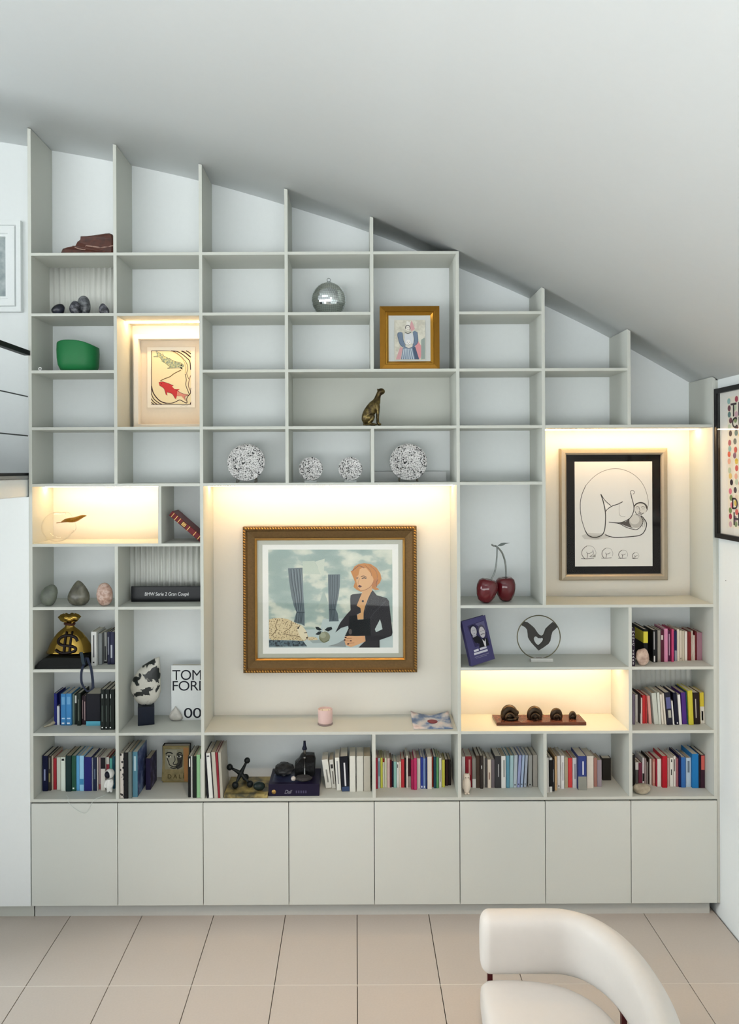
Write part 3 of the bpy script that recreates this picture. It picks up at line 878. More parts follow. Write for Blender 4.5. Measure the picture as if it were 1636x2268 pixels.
book_row(70, 1480, s8, 9, [
    (405, 456, 460, 1027, '#1d2674', 'ultramarine blue book'),
    (458, 502, 690, 1032, '#cfd4dc', 'short slim white book'),
    (504, 526, 470, 1027, '#171c52', 'thin navy book'),
    (529, 620, 465, 1037, '#3a80ba', 'thick cobalt blue volume', 0, [(0.2, 0.7, 0.04, 0.09, '#dce8f2'), (0.2, 0.8, 0.2, 0.24, '#b8d4ea'), (0.2, 0.8, 0.66, 0.9, '#6aa4d0')]),
    (623, 722, 460, 1037, '#3d84be', 'second thick cobalt blue volume', 0, [(0.2, 0.7, 0.04, 0.09, '#dce8f2'), (0.2, 0.8, 0.2, 0.24, '#b8d4ea'), (0.2, 0.8, 0.66, 0.9, '#6aa4d0')]),
    (726, 776, 470, 1022, '#66796f', 'grey-green book'),
    (779, 820, 480, 1022, '#17221e', 'black-green book with white top', 0, [(0.2, 0.9, 0.72, 0.97, '#c8ccc8')]),
    (823, 889, 450, 1042, '#14211b', 'dark green-black book', 0, [(0.4, 0.55, 0.15, 0.8, '#6a7268')]),
    (892, 938, 500, 1022, '#3a2a32', 'dark brown book with pink line', 0, [(0.4, 0.7, 0.2, 0.85, '#b8a0a0')]),
    (940, 984, 500, 1022, '#30222a', 'second dark brown book with pink line', 0, [(0.4, 0.7, 0.15, 0.8, '#c0a8a8')]),
    (988, 1244, 465, 1042, '#0b0d1a', 'black boxed set with light blue foot', 0, [(0.0, 1.0, 0.0, 0.14, '#5fb0c8')]),
    (1250, 1330, 385, 1116, '#081410', 'tall black volume with white dot', 0, [(0.25, 0.5, 0.04, 0.07, '#f0f0ee'), (0.3, 0.45, 0.78, 0.88, '#c8ccc8'), (0.3, 0.45, 0.2, 0.6, '#4c5852')]),
    (1333, 1412, 385, 1116, '#081410', 'middle tall black volume with white dot', 0, [(0.1, 0.35, 0.04, 0.07, '#f0f0ee'), (0.2, 0.35, 0.78, 0.88, '#c8ccc8'), (0.2, 0.35, 0.2, 0.6, '#4c5852')]),
    (1415, 1500, 385, 1116, '#081410', 'rightmost tall black volume with white dot', 0, [(0.0, 0.25, 0.04, 0.07, '#f0f0ee'), (0.1, 0.25, 0.78, 0.88, '#c8ccc8'), (0.1, 0.25, 0.2, 0.6, '#4c5852')]),
], 'below the gold bag', 'blue and black books below the gold bag', UX[1] - HW - 0.001, xmin=UX[0] + HW)

book_row(70, 1345, s8, 8, [
    (1078, 1176, 445, 1062, '#d0d0cc', 'white book with black lettering', 0, [(0.35, 0.6, 0.25, 0.9, '#5c5c60'), (0.3, 0.6, 0.08, 0.12, '#1c1c1c')]),
    (1187, 1274, 475, 1042, '#85898a', 'grey book'),
    (1281, 1362, 455, 1012, '#b0b2ae', 'pale grey book with dark title', 0, [(0.2, 0.7, 0.1, 0.55, '#3c3c40'), (0.0, 1.0, 0.0, 0.06, '#202024')]),
    (1372, 1420, 450, 1037, '#24263e', 'slim dark blue book with silver marks', 0, [(0.2, 0.6, 0.3, 0.85, '#8a8e9a')]),
    (1424, 1498, 450, 1037, '#2c2e48', 'thick dark blue book', 0, [(0.1, 0.5, 0.2, 0.6, '#b8bcc4')]),
], 'right of the gold bag', 'books right of the gold bag', UX[1] - HW - 0.001, xmin=UX[0] + HW)
# ------------------------------------------------------------------ pictures
def rect_w(px0, py0, px1, py1, Y):
    """a picture's edges from its outline: straight upright rectangle at depth Y"""
    a = P(px0, py0, Y); b = P(px1, py1, Y); c = P(px0, py1, Y); d = P(px1, py0, Y)
    return (a[0] + c[0]) / 2, (b[0] + d[0]) / 2, (b[1] + c[1]) / 2, (a[1] + d[1]) / 2

def local(o, ob):
    """keep a child built in world coordinates in place under its thing"""
    ob.matrix_parent_inverse = Matrix.Translation(o.location).inverted() if o.rotation_euler[:] == (0.0, 0.0, 0.0) else o.matrix_world.inverted()
    return ob

# --- large painting in the middle niche
YF = 0.262
x0, x1, z0, z1 = rect_w(538, 1166.5, 923, 1490, YF)
pt = thing('framed_painting', 'large framed painting of a blonde woman in a black jacket, ornate gold frame, middle niche', 'painting')
GOLD_D = mat('#6a5232', 0.5, 0.5, grain=0.25, scale=70, bump=0.35)
GOLD_L = mat('#b98d4e', 0.3, 0.9, grain=0.12, scale=60)
mb = MB()
frame_mesh(mb, x0, x1, z0, z1, [(0, 0.322), (0, YF), (0.022, YF - 0.006), (0.030, YF + 0.006), (0.078, YF + 0.020), (0.078, 0.322)], GOLD_D)
local(pt, mb.build('frame', pt))
mb = MB()
frame_mesh(mb, x0 + 0.078, x1 - 0.078, z0 + 0.078, z1 - 0.078, [(0, 0.32), (0, YF + 0.013), (0.006, YF + 0.010), (0.014, YF + 0.022), (0.014, 0.32)], GOLD_L)
local(pt, mb.build('inner_lip', pt))
# carved rope moulding round the outer edge
mb = MB()
def beads(ax, bx, az, bz, n):
    for i in range(n):
        t = (i + 0.5) / n
        x = ax + (bx - ax) * t; z = az + (bz - az) * t
        M = Matrix.Translation((x, YF - 0.004, z)) @ Matrix.Rotation(0.7 if az == bz else 0.7, 4, 'Y') @ Matrix.Diagonal((0.012, 0.009, 0.0062, 1))
        prof = [(1e-6, -1), (0.75, -0.6), (1, 0), (0.75, 0.6), (1e-6, 1)]
        mb.lathe(prof, GOLD_L, 6, M)
w_, h_ = x1 - x0, z1 - z0
beads(x0 + 0.012, x1 - 0.012, z0 + 0.011, z0 + 0.011, 62); beads(x0 + 0.012, x1 - 0.012, z1 - 0.011, z1 - 0.011, 62)
beads(x0 + 0.011, x0 + 0.011, z0 + 0.02, z1 - 0.02, 52); beads(x1 - 0.011, x1 - 0.011, z0 + 0.02, z1 - 0.02, 52)
local(pt, mb.build('carved_edge', pt, kind='stuff'))
YM = 0.296
a0, a1, b0, b1 = x0 + 0.09, x1 - 0.09, z0 + 0.09, z1 - 0.09
local(pt, MB().box(a0, a1, YM, YM + 0.004, b0, b1, mat('#b4b6a8', 0.85)).build('mat_board', pt))
ox, oy, sc = 590, 1210, 5.453
p0, p1, q0, q1 = rect_w(581.5, 1206, 882, 1447, YM)
local(pt, MB().box(p0, p1, YM - 0.002, YM - 0.0003, q0, q1, mat('#e8e8e2', 0.85)).build('paper_sheet', pt))
SKY = mat_ramp('painted_clouds', [(0.36, '#8fa39c'), (0.5, '#9fb0a8'), (0.57, '#c4cbbc'), (0.7, '#d6d8c8')], 'noise', 9.0, 0.8, detail=3.0, stretch=(0.7, 1, 1.25))
LEO = mat_ramp('painted_leopard', [(0.0, '#4a3826'), (0.2, '#5a452e'), (0.32, '#c9b58c'), (1.0, '#dccba4')], 'voronoi', 95.0, 0.8)
RUG = mat_ramp('painted_rug', [(0.42, '#26323a'), (0.55, '#5f737c'), (0.7, '#33454f')], 'noise', 60.0, 0.8)
JK = '#2b2a2e'; PE = '#cf9f6c'; HAIR = '#bb7a38'; CUR = '#5d6a70'; CUL = '#3d484e'
L = [('poly', SKY, [(20, 40), (1517, 40), (1525, 1222), (28, 1225)]),
     ('poly', '#b6c4c2', [(300, 1010), (650, 1000), (680, 880), (1010, 870), (1520, 1000), (1525, 1222), (28, 1225), (28, 1100)]),
     ('poly', '#b9c5b6', [(435, 180), (580, 175), (655, 340), (440, 330)]),
     ('poly', '#c3ccbd', [(585, 185), (702, 150), (690, 370), (640, 290)]),
     ('poly', '#a3b2a8', [(610, 775), (690, 520), (745, 690)]),
     ('poly', CUR, [(260, 265), (435, 258), (438, 430), (445, 600), (452, 700), (460, 800), (460, 962), (420, 940), (330, 915), (345, 850), (362, 795), (330, 720), (300, 600), (285, 500), (270, 400)]),
     ('poly', CUR, [(742, 340), (888, 338), (885, 480), (870, 600), (850, 690), (835, 760), (860, 810), (872, 905), (755, 908), (752, 760), (745, 560)])]
for x, y in ((295, 365), (330, 395), (365, 415), (400, 430)):
    L += [('line', CUL, 9, [(x, 275), (x + 12, 420), (x + 45 - (x - 295) * 0.2, 600), (y, 785)], True), ('line', '#7f8d92', 5, [(x + 14, 275), (x + 26, 420), (x + 58 - (x - 295) * 0.2, 600), (y + 8, 785)], True),
          ('line', CUL, 8, [(y + 2, 800), (y - 12, 925)], True)]
for x, y in ((768, 768), (795, 785), (825, 802), (855, 820)):
    L += [('line', CUL, 8, [(x, 345), (x - 2, 560), (y, 755)], True), ('line', CUL, 7, [(y, 770), (y + 8, 895)], True)]
L += [('line', CUL, 12, [(362, 797), (460, 800)], True), ('line', CUL, 12, [(752, 765), (835, 765)], True),
      ('poly', RUG, [(30, 1130), (440, 1140), (490, 1208), (30, 1212)]),
      ('poly', '#9aa6a4', [(500, 1120), (650, 1130), (700, 1165), (560, 1170)]),
      ('poly', LEO, [(30, 885), (80, 868), (140, 865), (200, 868), (260, 880), (350, 925), (430, 960), (465, 1000), (490, 1050), (500, 1090), (495, 1125), (450, 1142), (300, 1132), (60, 1132), (30, 1110)]),
      ('poly', LEO, [(500, 1095), (560, 1092), (610, 1105), (620, 1130), (500, 1135)]),
      ('poly', '#dcd2b4', [(370, 1000), (420, 955), (465, 1000), (492, 1060), (490, 1120), (440, 1135), (400, 1080)]),
      ('line', '#6a5436', 7, [(135, 880), (110, 960), (120, 1010), (60, 1080)]), ('line', '#6a5436', 7, [(300, 900), (290, 980), (210, 1050), (400, 1090)]),
      ('poly', '#2a2420', [(370, 985), (408, 950), (385, 1000)]), ('line', '#3a2e22', 8, [(455, 1045), (490, 1040)], True), ('ell', '#4a3a2c', 488, 1105, 12, 9),
      ('ell', '#8a8c74', 700, 1095, 67, 66), ('ell', '#a0a28a', 682, 1075, 36, 34), ('line', '#707458', 12, [(640, 1110), (690, 1158), (755, 1130)]),
      ('poly', '#1a2226', [(588, 972), (625, 972), (670, 1005), (640, 1018), (605, 1005)]), ('poly', '#1a2226', [(700, 1010), (735, 978), (785, 972), (796, 1000), (745, 1028)]),
      ('poly', '#1a2226', [(590, 1062), (625, 1030), (665, 1022), (650, 1062), (620, 1070)]), ('line', '#c8ccc4', 14, [(690, 985), (688, 1035)], True),
      ('poly', '#8d9494', [(740, 1206), (860, 1170), (945, 1120), (960, 1215)]),
      ('poly', HAIR, [(1015, 300), (1035, 295), (1060, 245), (1110, 215), (1180, 203), (1260, 215), (1330, 262), (1375, 330), (1388, 390), (1370, 440), (1340, 470), (1325, 495), (1362, 520), (1315, 530), (1270, 505), (1240, 560), (1140, 548), (1085, 522), (1050, 490), (1068, 430), (1040, 360)]),
      ('poly', '#b0703c', [(1290, 420), (1340, 370), (1350, 440), (1300, 500), (1275, 480)]),
      ('poly', PE, [(1145, 530), (1270, 470), (1275, 540), (1230, 620), (1190, 720), (1172, 800), (1170, 880), (1100, 882), (1094, 830), (1140, 800), (1130, 745), (1088, 715), (1130, 610), (1155, 560)]),
      ('poly', '#d6a674', [(1125, 275), (1160, 258), (1205, 262), (1262, 330), (1292, 395), (1285, 440), (1255, 485), (1200, 522), (1145, 537), (1105, 500), (1082, 420), (1085, 370), (1110, 345)]),
      ('line', '#4a3020', 8, [(1140, 365), (1175, 358), (1210, 375)]), ('line', '#4a3020', 7, [(1085, 380), (1110, 372)], True),
      ('line', '#2a1c18', 11, [(1150, 388), (1180, 380), (1205, 388)]), ('line', '#2a1c18', 9, [(1083, 392), (1105, 388)], True),
      ('line', '#a87850', 5, [(1125, 385), (1105, 440), (1120, 462)]),
      ('poly', '#4a1820', [(1103, 480), (1120, 466), (1135, 472), (1155, 482), (1135, 496), (1115, 495)]),
      ('line', '#9a6840', 7, [(1145, 535), (1200, 522), (1256, 485), (1290, 430)]), ('line', '#7a4c28', 9, [(1030, 300), (1080, 260), (1120, 235), (1180, 262)]),
      ('line', '#8c5a30', 6, [(1190, 230), (1250, 290), (1270, 360)]), ('line', '#8c5a30', 6, [(1240, 225), (1320, 300), (1340, 380)]), ('line', '#7a4c28', 8, [(1345, 400), (1325, 440), (1330, 490)]),
      ('poly', JK, [(1152, 565), (1040, 578), (1015, 592), (1010, 640), (1015, 770), (960, 830), (890, 920), (830, 1042), (900, 985), (985, 960), (990, 990), (945, 1085), (1190, 1080), (1195, 1140), (1110, 1222), (1366, 1222), (1365, 1132), (1510, 1080), (1521, 1040), (1500, 860), (1478, 660), (1450, 625), (1330, 590), (1282, 530), (1262, 555), (1230, 620), (1190, 725), (1172, 800), (1172, 882), (1100, 886), (1090, 822), (1140, 800), (1135, 745), (1088, 716), (1132, 610)]),
      ('poly', '#0c1014', [(1000, 840), (1090, 830), (1100, 886), (1172, 882), (1250, 870), (1260, 1080), (960, 1082), (995, 980)]),
      ('poly', '#bcc8c4', [(1370, 880), (1385, 930), (1400, 1000), (1322, 1036), (1308, 1000)]), ('ell', '#1a1416', 1163, 662, 13, 13),
      ('poly', '#d6a47a', [(945, 1088), (1000, 1080), (1100, 1084), (1185, 1080), (1196, 1145), (1090, 1192), (1020, 1216), (955, 1190), (940, 1130)]),
      ('line', '#8a5a3c', 5, [(965, 1110), (1030, 1108)], True), ('line', '#8a5a3c', 5, [(955, 1140), (1030, 1142)], True), ('line', '#8a5a3c', 5, [(985, 1172), (1060, 1165)], True),
      ('ell', '#3a1820', 955, 1100, 13, 8), ('ell', '#3a1820', 945, 1130, 10, 8), ('ell', '#3a1820', 985, 1178, 12, 8), ('ell', '#3a1820', 1018, 1140, 12, 7),
      ('ell', '#57504e', 1012, 1030, 20, 34), ('line', '#45434a', 6, [(1235, 640), (1200, 740), (1185, 800)]), ('line', '#45434a', 6, [(1440, 660), (1300, 800), (1255, 870)])]
local(pt, art('painted_print', pt, ox, oy, sc, YM - 0.0022, L))
local(pt, MB().box(a0 + 0.003, a1 - 0.003, YM - 0.016, YM - 0.0145, b0 + 0.003, b1 - 0.003, mat_pane('picture_glass')).build('glass_pane', pt))

# --- drawing in the right niche
YF = 0.292
x0, x1, z0, z1 = rect_w(1240, 993, 1478, 1285.5, YF)
dr = thing('framed_drawing', 'framed pencil drawing of a curled round figure, champagne frame and black mount, right niche', 'drawing')
CH = mat('#ab9f8c', 0.42, 0.35, grain=0.05)
mb = MB(); frame_mesh(mb, x0, x1, z0, z1, [(0, 0.322), (0, YF), (0.008, YF - 0.012), (0.030, YF - 0.016), (0.040, YF - 0.006), (0.044, YF + 0.004), (0.044, 0.322)], CH)
local(dr, mb.build('frame', dr))
local(dr, MB().box(x0 + 0.04, x1 - 0.04, YF + 0.012, YF + 0.016, z0 + 0.04, z1 - 0.04, mat('#14100f', 0.9)).build('mat_board', dr))
ox, oy, sc = 1230, 980, 6.292
YP = YF + 0.0095
p0, p1, q0, q1 = rect_w(ox + 268 / sc, oy + 266 / sc, ox + 1347 / sc, oy + 1726 / sc, YP)
local(dr, MB().box(p0, p1, YP, YP + 0.002, q0, q1, mat('#e6e2da', 0.9, grain=0.015)).build('paper_sheet', dr))
PC = '#38322e'; PL = '#8a837a'
L = [('poly', '#cfc9c0', [(360, 1300), (450, 1260), (700, 1270), (760, 1330), (560, 1360), (400, 1345)]), ('poly', '#b5aea4', [(430, 1290), (520, 1300), (660, 1295), (600, 1345), (480, 1335)]),
     ('poly', '#5c544e', [(885, 1125), (980, 1100), (1035, 1062), (1030, 1125), (1060, 1180), (1112, 1203), (1000, 1172)]),
     ('ell', '#bdb6ac', 1120, 1095, 95, 95), ('ell', '#d8d2c8', 1100, 1075, 68, 66),
     ('ell', '#6a625c', 1185, 915, 98, 85), ('ell', '#ded8ce', 1182, 928, 88, 80),
     ('line', PL, 7, [(420, 600), (520, 490), (640, 410), (780, 368), (900, 370), (1040, 418), (1160, 510), (1240, 630), (1285, 780), (1290, 870), (1275, 935)]),
     ('line', PC, 8, [(420, 600), (362, 740), (343, 880), (360, 1060), (410, 1225)]),
     ('line', PC, 13, [(410, 1225), (450, 1288), (520, 1322), (590, 1316), (660, 1272), (688, 1180), (695, 1000), (670, 850), (630, 720)]),
     ('line', PC, 9, [(630, 720), (690, 810), (770, 880)]), ('line', PC, 11, [(700, 960), (720, 930), (790, 885), (870, 858), (935, 825)]),
     ('poly', '#f0ece4', [(676, 840), (762, 888), (705, 940)]),
     ('line', PC, 10, [(1045, 705), (1062, 780), (1086, 870), (1085, 960), (1042, 1048), (960, 1098), (880, 1120), (740, 1110)]),
     ('line', PC, 7, [(1050, 718), (1042, 690), (1060, 668), (1090, 678), (1095, 705), (1075, 722)]),
     ('line', PC, 12, [(1095, 885), (1130, 850), (1190, 838), (1245, 865), (1275, 935)]),
     ('line', PC, 6, [(1115, 905), (1140, 893), (1165, 905)]), ('line', PC, 6, [(1190, 905), (1215, 893), (1245, 905)]), ('line', PL, 5, [(1120, 925), (1160, 925)], True), ('line', PL, 5, [(1200, 925), (1240, 925)], True),
     ('line', PC, 6, [(1160, 900), (1172, 950), (1160, 970), (1190, 972)]), ('line', PC, 6, [(1145, 985), (1180, 992), (1205, 980)]), ('line', PC, 8, [(1105, 960), (1130, 1000), (1175, 1010), (1230, 980)]),
     ('line', PC, 9, [(740, 1110), (880, 1130), (980, 1180), (1060, 1205), (1130, 1213), (1190, 1165), (1218, 1090), (1185, 1030)]),
     ('line', PC, 12, [(690, 1285), (760, 1312), (850, 1322), (1050, 1312), (1180, 1290), (1240, 1232), (1266, 1130), (1220, 1050), (1185, 1020)]),
     ('line', PL, 5, [(1215, 1060), (1240, 1110), (1230, 1180)]), ('line', PL, 5, [(1200, 1080), (1215, 1130), (1205, 1180)]),
     ('line', PL, 4, [(885, 830), (885, 990), (920, 1030), (970, 1030)])]
for cx, cy, r, kind in ((465, 1535, 100, 0), (722, 1545, 78, 1), (942, 1560, 64, 1), (1115, 1578, 46, 2)):
    b = cy + r * 0.85
    L += [('line', PC, 7, [(cx - r * 0.6, b), (cx - r * 0.98, cy + r * 0.3), (cx - r * 0.9, cy - r * 0.4), (cx - r * 0.3, cy - r * 0.95)]), ('line', PL, 4, [(cx - r * 0.3, cy - r * 0.95), (cx + r * 0.5, cy - r * 0.85), (cx + r * 0.95, cy - r * 0.1), (cx + r * 0.85, cy + r * 0.5)]),
          ('line', PC, 6, [(cx - r * 1.1, b), (cx - r * 0.2, b + 2), (cx + r * 0.7, b - 6)]), ('line', PC, 6, [(cx - r * 0.35, cy - r * 0.1), (cx - r * 0.2, cy + r * 0.3), (cx - r * 0.3, cy + r * 0.8)]),
          ('line', PC, 5, [(cx - r * 0.2, cy + r * 0.15), (cx + r * 0.2, cy + r * 0.05), (cx + r * 0.5, cy - r * 0.15)])]
    if kind == 0: L += [('line', PC, 5, [(cx + r * 0.5, cy - r * 0.4), (cx + r * 0.6, cy + r * 0.2), (cx + r * 0.1, cy + r * 0.55), (cx + r * 0.9, cy + r * 0.6)]), ('ell', '#a8a198', cx + r * 0.75, cy + r * 0.45, 17, 17)]
local(dr, art('drawing', dr, ox, oy, sc, YP - 0.0003, L))
local(dr, MB().box(x0 + 0.042, x1 - 0.042, YF + 0.0005, YF + 0.002, z0 + 0.042, z1 - 0.042, mat_pane('picture_glass')).build('glass_pane', dr))

# --- fish print in the small lit niche (white box frame, runs behind the upright)
YF = 0.265
fx0, _ = P(312, 840, YF); fx1 = UX[2] - HW - 0.002
_, fz1 = P(380, 751, YF); _, fz0 = P(380, 921, YF)
fz0 = top(4) + 0.0005
fp = thing('framed_fish_print', 'white box-framed print of a red fish and a grey-green fish, small lit niche', 'print')
WF = mat('#ece4d8', 0.6)
# the frame's left and right members meet the niche; its front stands 5 cm off the back
mb = MB(); frame_mesh(mb, fx0 - 0.045, fx1, fz0, fz1 + 0.03, [(0, 0.322), (0, YF - 0.012), (0.03, YF - 0.012), (0.034, YF + 0.01), (0.034, 0.322)], WF)
local(fp, mb.build('frame', fp))
local(fp, MB().box(fx0 - 0.013, fx1 - 0.033, 0.306, 0.310, fz0 + 0.033, fz1 - 0.003, mat('#e2d2bc', 0.85)).build('mat_board', fp))
ox, oy, sc = 300, 740, 10.907; YP = 0.300
p0, p1, q0, q1 = rect_w(ox + 285 / sc, oy + 312 / sc, ox + 1435 / sc, oy + 1775 / sc, YP)
local(fp, MB().box(p0, p1, YP, YP + 0.002, q0, q1, mat('#efe4d2', 0.9)).build('paper_sheet', fp))
BR = '#3a1c22'
F1 = mat_ramp('fish_scales', [(0.35, '#6f7f78'), (0.5, '#9aa48c'), (0.65, '#c2bd84')], 'noise', 90.0, 0.8)
L = [('poly', '#e8d7ae', [(378, 398), (1338, 398), (1340, 1705), (376, 1705)]),
     ('line', BR, 16, [(388, 400), (390, 640), (382, 900), (386, 1200), (384, 1450)]), ('line', BR, 12, [(380, 402), (700, 402), (900, 415), (1010, 470), (1150, 590), (1240, 720), (1262, 830), (1238, 960), (1290, 1090)]),
     ('line', BR, 22, [(860, 405), (1000, 420), (1120, 480), (1230, 570), (1310, 660), (1330, 860)]), ('line', BR, 30, [(1110, 408), (1200, 450), (1300, 530), (1335, 560)]), ('line', BR, 22, [(1220, 402), (1290, 440), (1335, 480)]),
     ('line', '#b8924e', 10, [(900, 425), (1060, 520), (1150, 620), (1200, 760), (1200, 940)]), ('line', BR, 16, [(1200, 960), (1225, 1100), (1215, 1230), (1270, 1380), (1300, 1460)]),
     ('line', '#8a6a5a', 18, [(1330, 1000), (1290, 1140), (1280, 1260), (1320, 1360)]), ('line', BR, 18, [(1320, 1340), (1325, 1430), (1260, 1510), (1235, 1580), (1245, 1650), (1210, 1660), (1100, 1600), (1050, 1595), (960, 1640), (860, 1670), (740, 1668)]),
     ('line', BR, 24, [(388, 1250), (430, 1420), (540, 1570), (640, 1640), (750, 1672)]), ('line', BR, 20, [(384, 1440), (440, 1560), (560, 1660), (640, 1700)]), ('line', BR, 20, [(382, 1560), (440, 1640), (530, 1700)]), ('line', BR, 20, [(382, 1650), (450, 1700)], True),
     ('line', BR, 12, [(378, 1700), (1338, 1700)], True), ('line', BR, 12, [(1334, 1300), (1334, 1340)], True), ('poly', BR, [(1310, 1680), (1340, 1630), (1340, 1705)]),
     ('line', '#6a5430', 20, [(600, 1130), (700, 1080), (830, 1030), (940, 950), (1100, 870)]),
     ('poly', F1, [(485, 400), (530, 440), (590, 460), (650, 520), (650, 440), (690, 530), (800, 590), (830, 570), (850, 610), (960, 660), (1080, 690), (1150, 740), (1160, 790), (1110, 825), (1040, 805), (900, 825), (780, 837), (760, 820), (830, 800), (740, 720), (620, 655), (645, 640), (580, 560), (440, 562), (430, 540), (520, 515)]),
     ('line', '#3c3a30', 7, [(485, 400), (590, 460), (690, 530), (850, 610), (960, 660), (1080, 690), (1150, 740), (1160, 790)]), ('line', '#3c3a30', 7, [(430, 545), (580, 560), (650, 650), (740, 720), (830, 800), (770, 830), (900, 825), (1110, 825)]), ('ell', '#241c1a', 1110, 750, 20, 16), ('poly', '#241c1a', [(1070, 800), (1120, 800), (1140, 855), (1100, 840)]),
     ('poly', '#c03a3c', [(560, 1172), (650, 1150), (700, 1160), (800, 1195), (920, 1245), (880, 1265), (950, 1332), (1070, 1330), (1020, 1365), (1120, 1430), (1280, 1470), (1195, 1510), (1210, 1612), (1110, 1500), (1000, 1490), (975, 1580), (930, 1500), (880, 1440), (760, 1405), (770, 1490), (735, 1460), (690, 1320), (640, 1280), (580, 1240)]),
     ('poly', '#d48a78', [(1010, 1370), (1120, 1430), (1280, 1470), (1195, 1510), (1210, 1612), (1110, 1500), (1000, 1480)]),
     ('line', '#4a1820', 8, [(560, 1172), (650, 1150), (800, 1195), (920, 1245)]), ('line', '#4a1820', 8, [(950, 1332), (1120, 1430), (1280, 1470), (1195, 1510), (1210, 1612)]), ('line', '#4a1820', 8, [(580, 1240), (690, 1320), (735, 1460)]), ('line', '#4a1820', 8, [(760, 1405), (880, 1440), (960, 1560)]), ('ell', '#7a2028', 630, 1200, 14, 12),
     ('line', '#7a6c5c', 6, [(1090, 1745), (1170, 1720), (1220, 1740), (1260, 1715)])]
local(fp, art('fish_print', fp, ox, oy, sc, YP - 0.0003, L))

# --- small gilt frame standing on the shelf
YF = 0.05
x0, x1, z0, z1 = rect_w(841, 678, 973, 814.5, YF)
z0 = top(3) + 0.0004
kf = thing('framed_print', 'small gilt-framed print of a crowned figure in blue, standing on a shelf', 'print')
GF = mat('#835c1e', 0.35, 0.7, grain=0.08, scale=50)
GF2 = mat('#b88a38', 0.28, 0.85, grain=0.05)
mb = MB(); frame_mesh(mb, x0, x1, z0, z1, [(0, YF + 0.028), (0, YF), (0.034, YF - 0.003), (0.038, YF + 0.002), (0.038, YF + 0.028)], GF); local(kf, mb.build('frame', kf))
mb = MB(); frame_mesh(mb, x0 + 0.038, x1 - 0.038, z0 + 0.038, z1 - 0.038, [(0, YF + 0.026), (0, YF + 0.001), (0.004, YF - 0.0005), (0.018, YF + 0.016), (0.018, YF + 0.026)], GF2); local(kf, mb.build('inner_lip', kf))
local(kf, MB().box(x0 + 0.05, x1 - 0.05, YF + 0.020, YF + 0.024, z0 + 0.05, z1 - 0.05, mat('#c4c8c6', 0.85)).build('mat_board', kf))
ox, oy, sc = 830, 670, 10.555; YP = YF + 0.014
p0, p1, q0, q1 = rect_w(ox + 455 / sc, oy + 410 / sc, ox + 1178 / sc, oy + 1340 / sc, YP)
local(kf, MB().box(p0, p1, YP, YP + 0.0055, q0, q1, mat('#c9c6b8', 0.9)).build('paper_sheet', kf))
BL = '#6d7c90'; BLD = '#4c5a6e'; PK = '#c99a9c'
L = [('poly', mat_ramp('washed_paper', [(0.35, '#b9b6a8'), (0.6, '#cfccbe')], 'noise', 40, 0.9), [(462, 415), (1170, 415), (1172, 1335), (460, 1335)]),
     ('poly', PK, [(850, 420), (880, 470), (935, 620), (850, 680), (815, 560)]), ('poly', PK, [(590, 1040), (650, 1060), (600, 1330), (490, 1330)]), ('poly', '#cf8f92', [(940, 1020), (1010, 900), (1080, 1010), (1110, 1120), (1060, 1320), (1020, 1310)]), ('poly', '#8f9a94', [(1080, 870), (1165, 820), (1170, 1320), (1080, 1330)]),
     ('poly', '#dad8d0', [(740, 440), (770, 430), (800, 470), (820, 440), (815, 560), (730, 560)]),
     ('poly', BL, [(655, 1050), (930, 1020), (1030, 1330), (610, 1330)]), ('poly', BLD, [(880, 1060), (940, 1030), (1035, 1330), (940, 1330)])]
for k in range(6): L.append(('line', '#b9c4cc', 22, [(680 + k * 34, 1075), (645 + k * 52, 1325)], True))
L += [('poly', '#c9ccd0', [(690, 720), (760, 740), (850, 715), (900, 740), (900, 960), (700, 960)]),
      ('poly', BL, [(545, 700), (600, 690), (645, 705), (660, 860), (690, 960), (720, 1050), (640, 1030), (580, 960), (555, 850), (530, 770)]), ('poly', BL, [(880, 690), (930, 660), (985, 690), (1000, 800), (1000, 930), (950, 1000), (870, 1040), (900, 960), (915, 860)]),
      ('line', BLD, 12, [(545, 705), (530, 770), (580, 960), (650, 1040)]), ('line', BLD, 12, [(985, 690), (1002, 930), (880, 1045)]), ('line', BLD, 10, [(640, 720), (665, 900), (720, 1000)]), ('line', BLD, 10, [(905, 740), (920, 900), (880, 1000)]),
      ('ell', '#dcd8ce', 772, 600, 50, 64), ('line', '#2c2e34', 14, [(722, 620), (715, 570), (750, 540), (800, 545), (822, 600), (810, 640)]), ('ell', '#3c3c40', 752, 590, 7, 6), ('ell', '#3c3c40', 795, 590, 7, 6), ('ell', '#5a3c3c', 772, 632, 12, 6), ('line', '#4a4c50', 14, [(700, 690), (770, 725), (850, 690)]),
      ('ell', '#e0deda', 780, 940, 58, 72), ('ell', '#d0ccc4', 800, 1025, 72, 42), ('ell', '#34343a', 752, 930, 8, 7), ('ell', '#34343a', 812, 930, 8, 7), ('ell', '#34343a', 780, 960, 10, 7), ('line', '#34343a', 6, [(740, 985), (780, 995), (820, 980)]), ('line', '#4a4a50', 7, [(725, 1040), (790, 1070), (870, 1040)])]
local(kf, art('watercolour', kf, ox, oy, sc, YP - 0.0003, L))

